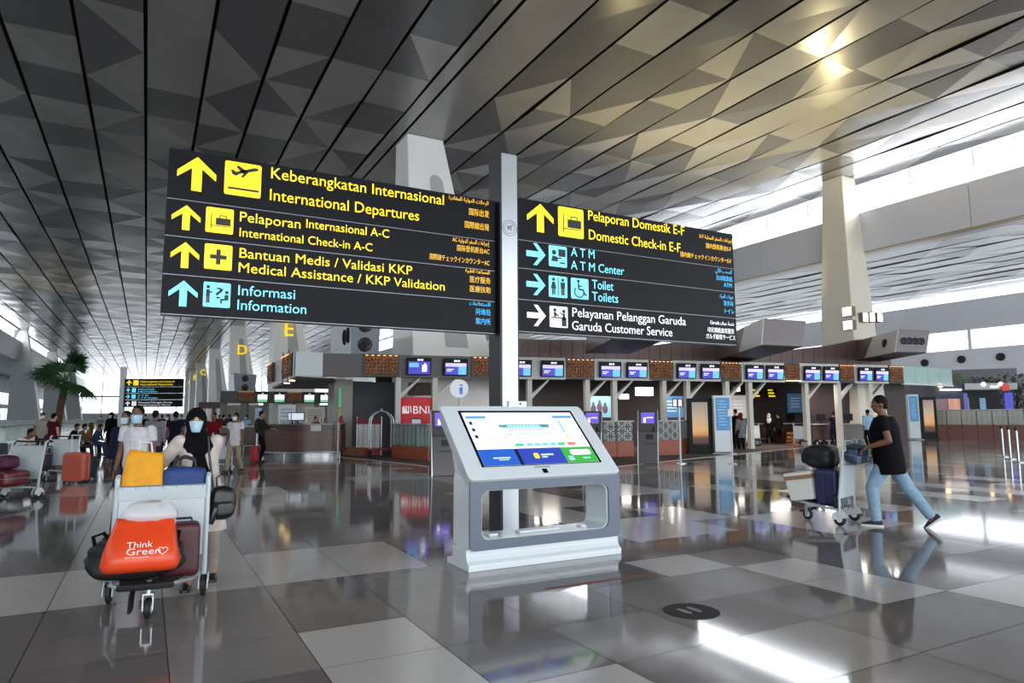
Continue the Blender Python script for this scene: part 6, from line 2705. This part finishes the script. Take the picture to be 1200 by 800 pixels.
# ------------------------------------------------------------------ carpet
b = MB()
cps = [at(398, 535), at(470, 542), at(546, 551), at(600, 553), at(650, 553), at(705, 548), at(780, 540), at(850, 533), at(920, 526), at(984, 521), at(1060, 517.5)]
back = [isl(1075, 5.8), isl(450, 5.8)]
b.prism_z([(q.x, q.y) for q in cps+back], .001, .006)
cp_ = b.build('carpet', M('carpet_brown', (74, 56, 54), .9, noise_s=8, noise_a=.15), None)
tag(cp_, 'dark brown carpet under the check-in canopy and counters', 'carpet')
b = MB()
for q0, q1 in zip(cps[:-1], cps[1:]):
    d = (q1-q0)
    n = Vector((d.y, -d.x, 0)).normalized()*.14
    b.hexa([(q0.x, q0.y, .001), (q1.x, q1.y, .001), (q1.x+n.x, q1.y+n.y, .001), (q0.x+n.x, q0.y+n.y, .001)], [(q0.x, q0.y, .007), (q1.x, q1.y, .007), (q1.x+n.x, q1.y+n.y, .007), (q0.x+n.x, q0.y+n.y, .007)])
struct(b.build('trim_3', M('border_stone', (196, 192, 190), .2)))

# ------------------------------------------------------------------ the next island, farther down the hall
def gde(px, z=0):
    p = gd(px, 58+(px-320)*.03)
    return Vector((p.x, p.y, z))


fc = thing('check_in_canopy', 'distant dark screen band of the next check-in island, over the curved desk', 'canopy', gde(320))
inv = Matrix.Translation(-gde(320))
b = MB()
beam_between(b, gde(257), gde(392), .6, 2.72, 3.72)
o = b.build('band', M('bulkhead_far', (62, 58, 58), .4), fc)
o.data.transform(inv)
for px in (262, 286, 312, 346, 372, 388):
    b = MB()
    p = gde(px)
    b.box((p.x, p.y+.3, 1.36), (.4, .4, 2.72), RZC)
    o = b.build('post', M('post_far', (120, 118, 112), .5), fc)
    o.data.transform(inv)
for p0, p1, lab in ((300, 313, 'first far green and white screen left of the middle copper panel'), (320, 333, 'second far green and white screen next to the middle copper panel'), (355, 368, 'far green and white screen right of the middle copper panel'), (374, 387, 'rightmost far green and white screen beside the stone pillar')):
    screen(gde(p0), gde(p1), 2.78, 3.66, lab, 2, group='screens on the far check-in band')
copper(gde(278), gde(297), 'far glowing copper panel under the grey nozzle box', 2.72, 3.72)
copper(gde(336), gde(353), 'far glowing copper panel in the middle of the far screens', 2.72, 3.72)
fd_ = duct('far grey air box with two round nozzles above the far copper panel', [(274, 437), (301, 439), (299, 459), (275, 459)], 58.1, 200, 6, 2, 0, 2, M('duct_blue_grey', (132, 140, 146), .4), M('duct_pale', (190, 194, 194), .4), M('duct_pale', (190, 194, 194), .4), True)
b = MB()
q = gd(287, 59.4)-fd_.location
b.hexa([(q.x-.3, q.y, -fd_.location.z), (q.x+.3, q.y, -fd_.location.z), (q.x+.3, q.y+.4, -fd_.location.z), (q.x-.3, q.y+.4, -fd_.location.z)], [(q.x-.3, q.y, .05), (q.x+.3, q.y, .05), (q.x+.3, q.y+.4, .05), (q.x-.3, q.y+.4, .05)])
b.build('support', M('post_far', (120, 118, 112), .5), fd_)
b = MB()
beam_between(b, gd(262, 66), gd(394, 66), .3, 0, 2.7)
struct(b.build('wall_far_island', M('far_beige', (150, 140, 124), .5, noise_s=.8, noise_a=.15)))
for p0, p1, y0, y1, c_, lab in ((326, 346, 474, 492, (200, 210, 214), 'white notice board behind the traveller at the curved desk'), (299, 306, 478, 493, (150, 190, 220), 'pale blue board far behind the red cabin suitcase'), (357, 380, 477, 490, (178, 172, 160), 'beige board behind the seated staff member')):
    a, c = gd(p0, 50), gd(p1, 50)
    za, zb_ = dep(p0, y1, 50).z, dep(p0, y0, 50).z
    t = thing('notice_board', lab, 'board', (a+c)/2, RZC)
    b = MB()
    w_ = (c-a).length
    b.box((0, 0, (za+zb_)/2), (w_, .06, zb_-za))
    b.build('board', M('nb_%d' % p0, c_, .4, emit=.15), t)
    b = MB()
    for k in range(3):
        b.box((0, -.035, za+(zb_-za)*(.25+.22*k)), (w_*.7, .006, .05))
    b.build('text_line', M('nb_line', (120, 140, 150), .5), t)
    for s in (-1, 1):
        b = MB()
        b.box((s*w_*.42, 0.02, za/2), (.05, .05, za))
        b.build('leg', M_alu, t)
counter('long brown counter behind the white short-sleeved shirt', 287, 30.5, 2.4, 1.1, M_cnt, RZC+.35)
f3 = thing('check_in_canopy', 'farthest brown screen band with two bright screens, behind the dark red T-shirt', 'canopy', gd(246, 95))
b = MB()
inv = Matrix.Translation(-gd(246, 95))
beam_between(b, gd(232, 95), gd(270, 94), .6, 2.8, 3.7)
o = b.build('band', M('bulkhead_rust', (92, 58, 48), .4), f3)
o.data.transform(inv)
for px in (234, 251, 268):
    b = MB()
    p = gd(px, 95.2)
    b.box((p.x, p.y+.2, 1.4), (.5, .4, 2.8), RZC)
    o = b.build('post', M('post_far', (120, 118, 112), .5), f3)
    o.data.transform(inv)

# ------------------------------------------------------------------ far sign
fs = thing('wayfinding_sign', 'far black sign board on a pale post down the hall at left', 'sign', gd(141, 46.0), RZC)
b = MB()
b.box((0, .1, 2.5), (.3, .3, 5.0))
b.build('post', M('post_white', (214, 216, 216), .4), fs)
FWD = 3.95
zz = [4.18, 3.62, 3.18, 2.74, 2.24]
rows = ((M_yel, 'up', 'Keberangkatan Internasional', 'International Departures'), (M_cya, 'up', 'Informasi', 'Information'), (M_cya, 'right', 'A T M', 'A T M Center'), (M_whi, 'up', 'Pelayanan Pelanggan Garuda', 'Garuda Customer Service'))
for k, (mt, ar, s1_, s2_) in enumerate(rows):
    z1, z0 = zz[k], zz[k+1]
    b = MB()
    b.box((.2+FWD/2, .08, (z0+z1)/2), (FWD, .16, z1-z0-.012))
    o = b.build('sign_panel', M_board, fs)
    h = (z1-z0)*.62
    zc = (z0+z1)/2-h/2
    b = MB()
    b.prism([(.30+h*x, zc+h*z) for x, z in arrow_poly(ar)], -.012, -.002)
    b.build('arrow', mt, o)
    b = MB()
    b.prism(rounded_rect(.42+h, zc, .42+2*h, zc+h, .03), -.012, -.002)
    b.build('pictogram', mt, o)
    x0_ = .55+2*h
    text(s1_, x0_, zc+h*.56, min(2.3, .1*len(s1_)+.2), h*.36, mt, o, y=-.006)
    text(s2_, x0_, zc, min(2.2, .1*len(s2_)+.2), h*.36, mt, o, y=-.006)

# ------------------------------------------------------------------ palm, balustrade
pm = thing('potted_palm', 'tall fan palm with brown trunk standing among the waiting travellers', 'plant', gd(66.5, 26.0), RZC)
b = MB()
b.lathe([(0, 0), (.38, 0), (.46, .62), (.40, .62), (.38, .56), (0, .56)], n=24)
b.build('pot', M('pot_wood', (120, 82, 50), .6, noise_s=5, noise_a=.2), pm, smooth=40)
b = MB()
pth = [(0, 0, .5), (.05, 0, 1.2), (.13, 0, 2.0), (.28, 0, 2.95)]
b.tube(pth, [.15, .13, .115, .12], 14)
for k in range(26):
    z = .6+k*.09
    x = .05*(z-.5)/.7 if z < 1.2 else .05+.08*(z-1.2)/.8 if z < 2 else .13+.15*(z-2)/.95
    b.tube([(x, 0, z), (x, 0, z+.03), (x, 0, z+.075)], [.12, .155-.0006*k, .118], 12)
b.build('trunk', M('palm_trunk', (88, 64, 44), .8, noise_s=9, noise_a=.35, stretch=(1, 1, 4)), pm, smooth=60)
M_fr = M('palm_leaf', (44, 84, 46), .5, noise_s=4, noise_a=.3)
rp = random.Random(5)
for k in range(40):
    a = k*2.4
    el = math.radians(-30+112*((k*0.618) % 1))
    base = Vector((.28, 0, 2.92))
    d = Vector((math.cos(a)*math.cos(el), math.sin(a)*math.cos(el), math.sin(el)))
    L1 = rp.uniform(.6, .85)
    tip = base+d*L1
    mb = MB()
    mb.tube([base, base+d*L1*.6+Vector((0, 0, .03)), tip], [.022, .015, .012], 6)
    side = d.cross(Vector((0, 0, 1)))
    side = side.normalized() if side.length > .05 else Vector((1, 0, 0))
    upv = side.cross(d)
    for j in range(19):
        th = math.radians(-105+210*j/18)
        dd = (d*math.cos(th)+side*math.sin(th)).normalized()
        Lb = rp.uniform(.70, .95)*(1-.25*abs(th)/2)
        mid_ = tip+dd*Lb*.5+upv*.03
        end = tip+dd*Lb+Vector((0, 0, -.16*rp.uniform(.5, 1.4)))
        wv = dd.cross(upv).normalized()*.028
        mb.face([tip, mid_+wv, end, mid_-wv])
        mb.face([tip, mid_+wv+upv*.015, mid_-wv+upv*.015])
    mb.build('frond', M_fr, pm)

bal = thing('glass_balustrade', 'long pale green glass balustrade running along the left side of the hall', 'balustrade', (-7.9, 44, 0))
M_gm = M('balustrade_glass', (176, 206, 202), .15, alpha=.62)
for k in range(46):
    b = MB()
    b.box((0, k*2.0+1.0, .72), (.03, 1.86, 1.36))
    b.build('glass_panel', M_gm, bal)
b = MB()
b.box((0, 46, .03), (.16, 92, .06))
b.build('base_channel', M_alu, bal)
b = MB()
b.tube([(.08, 0, 1.0), (.08, 92, 1.0)], .035, 8)
b.build('hand_rail', M('rail_wood', (130, 116, 90), .5), bal, smooth=50)
fit_texts()
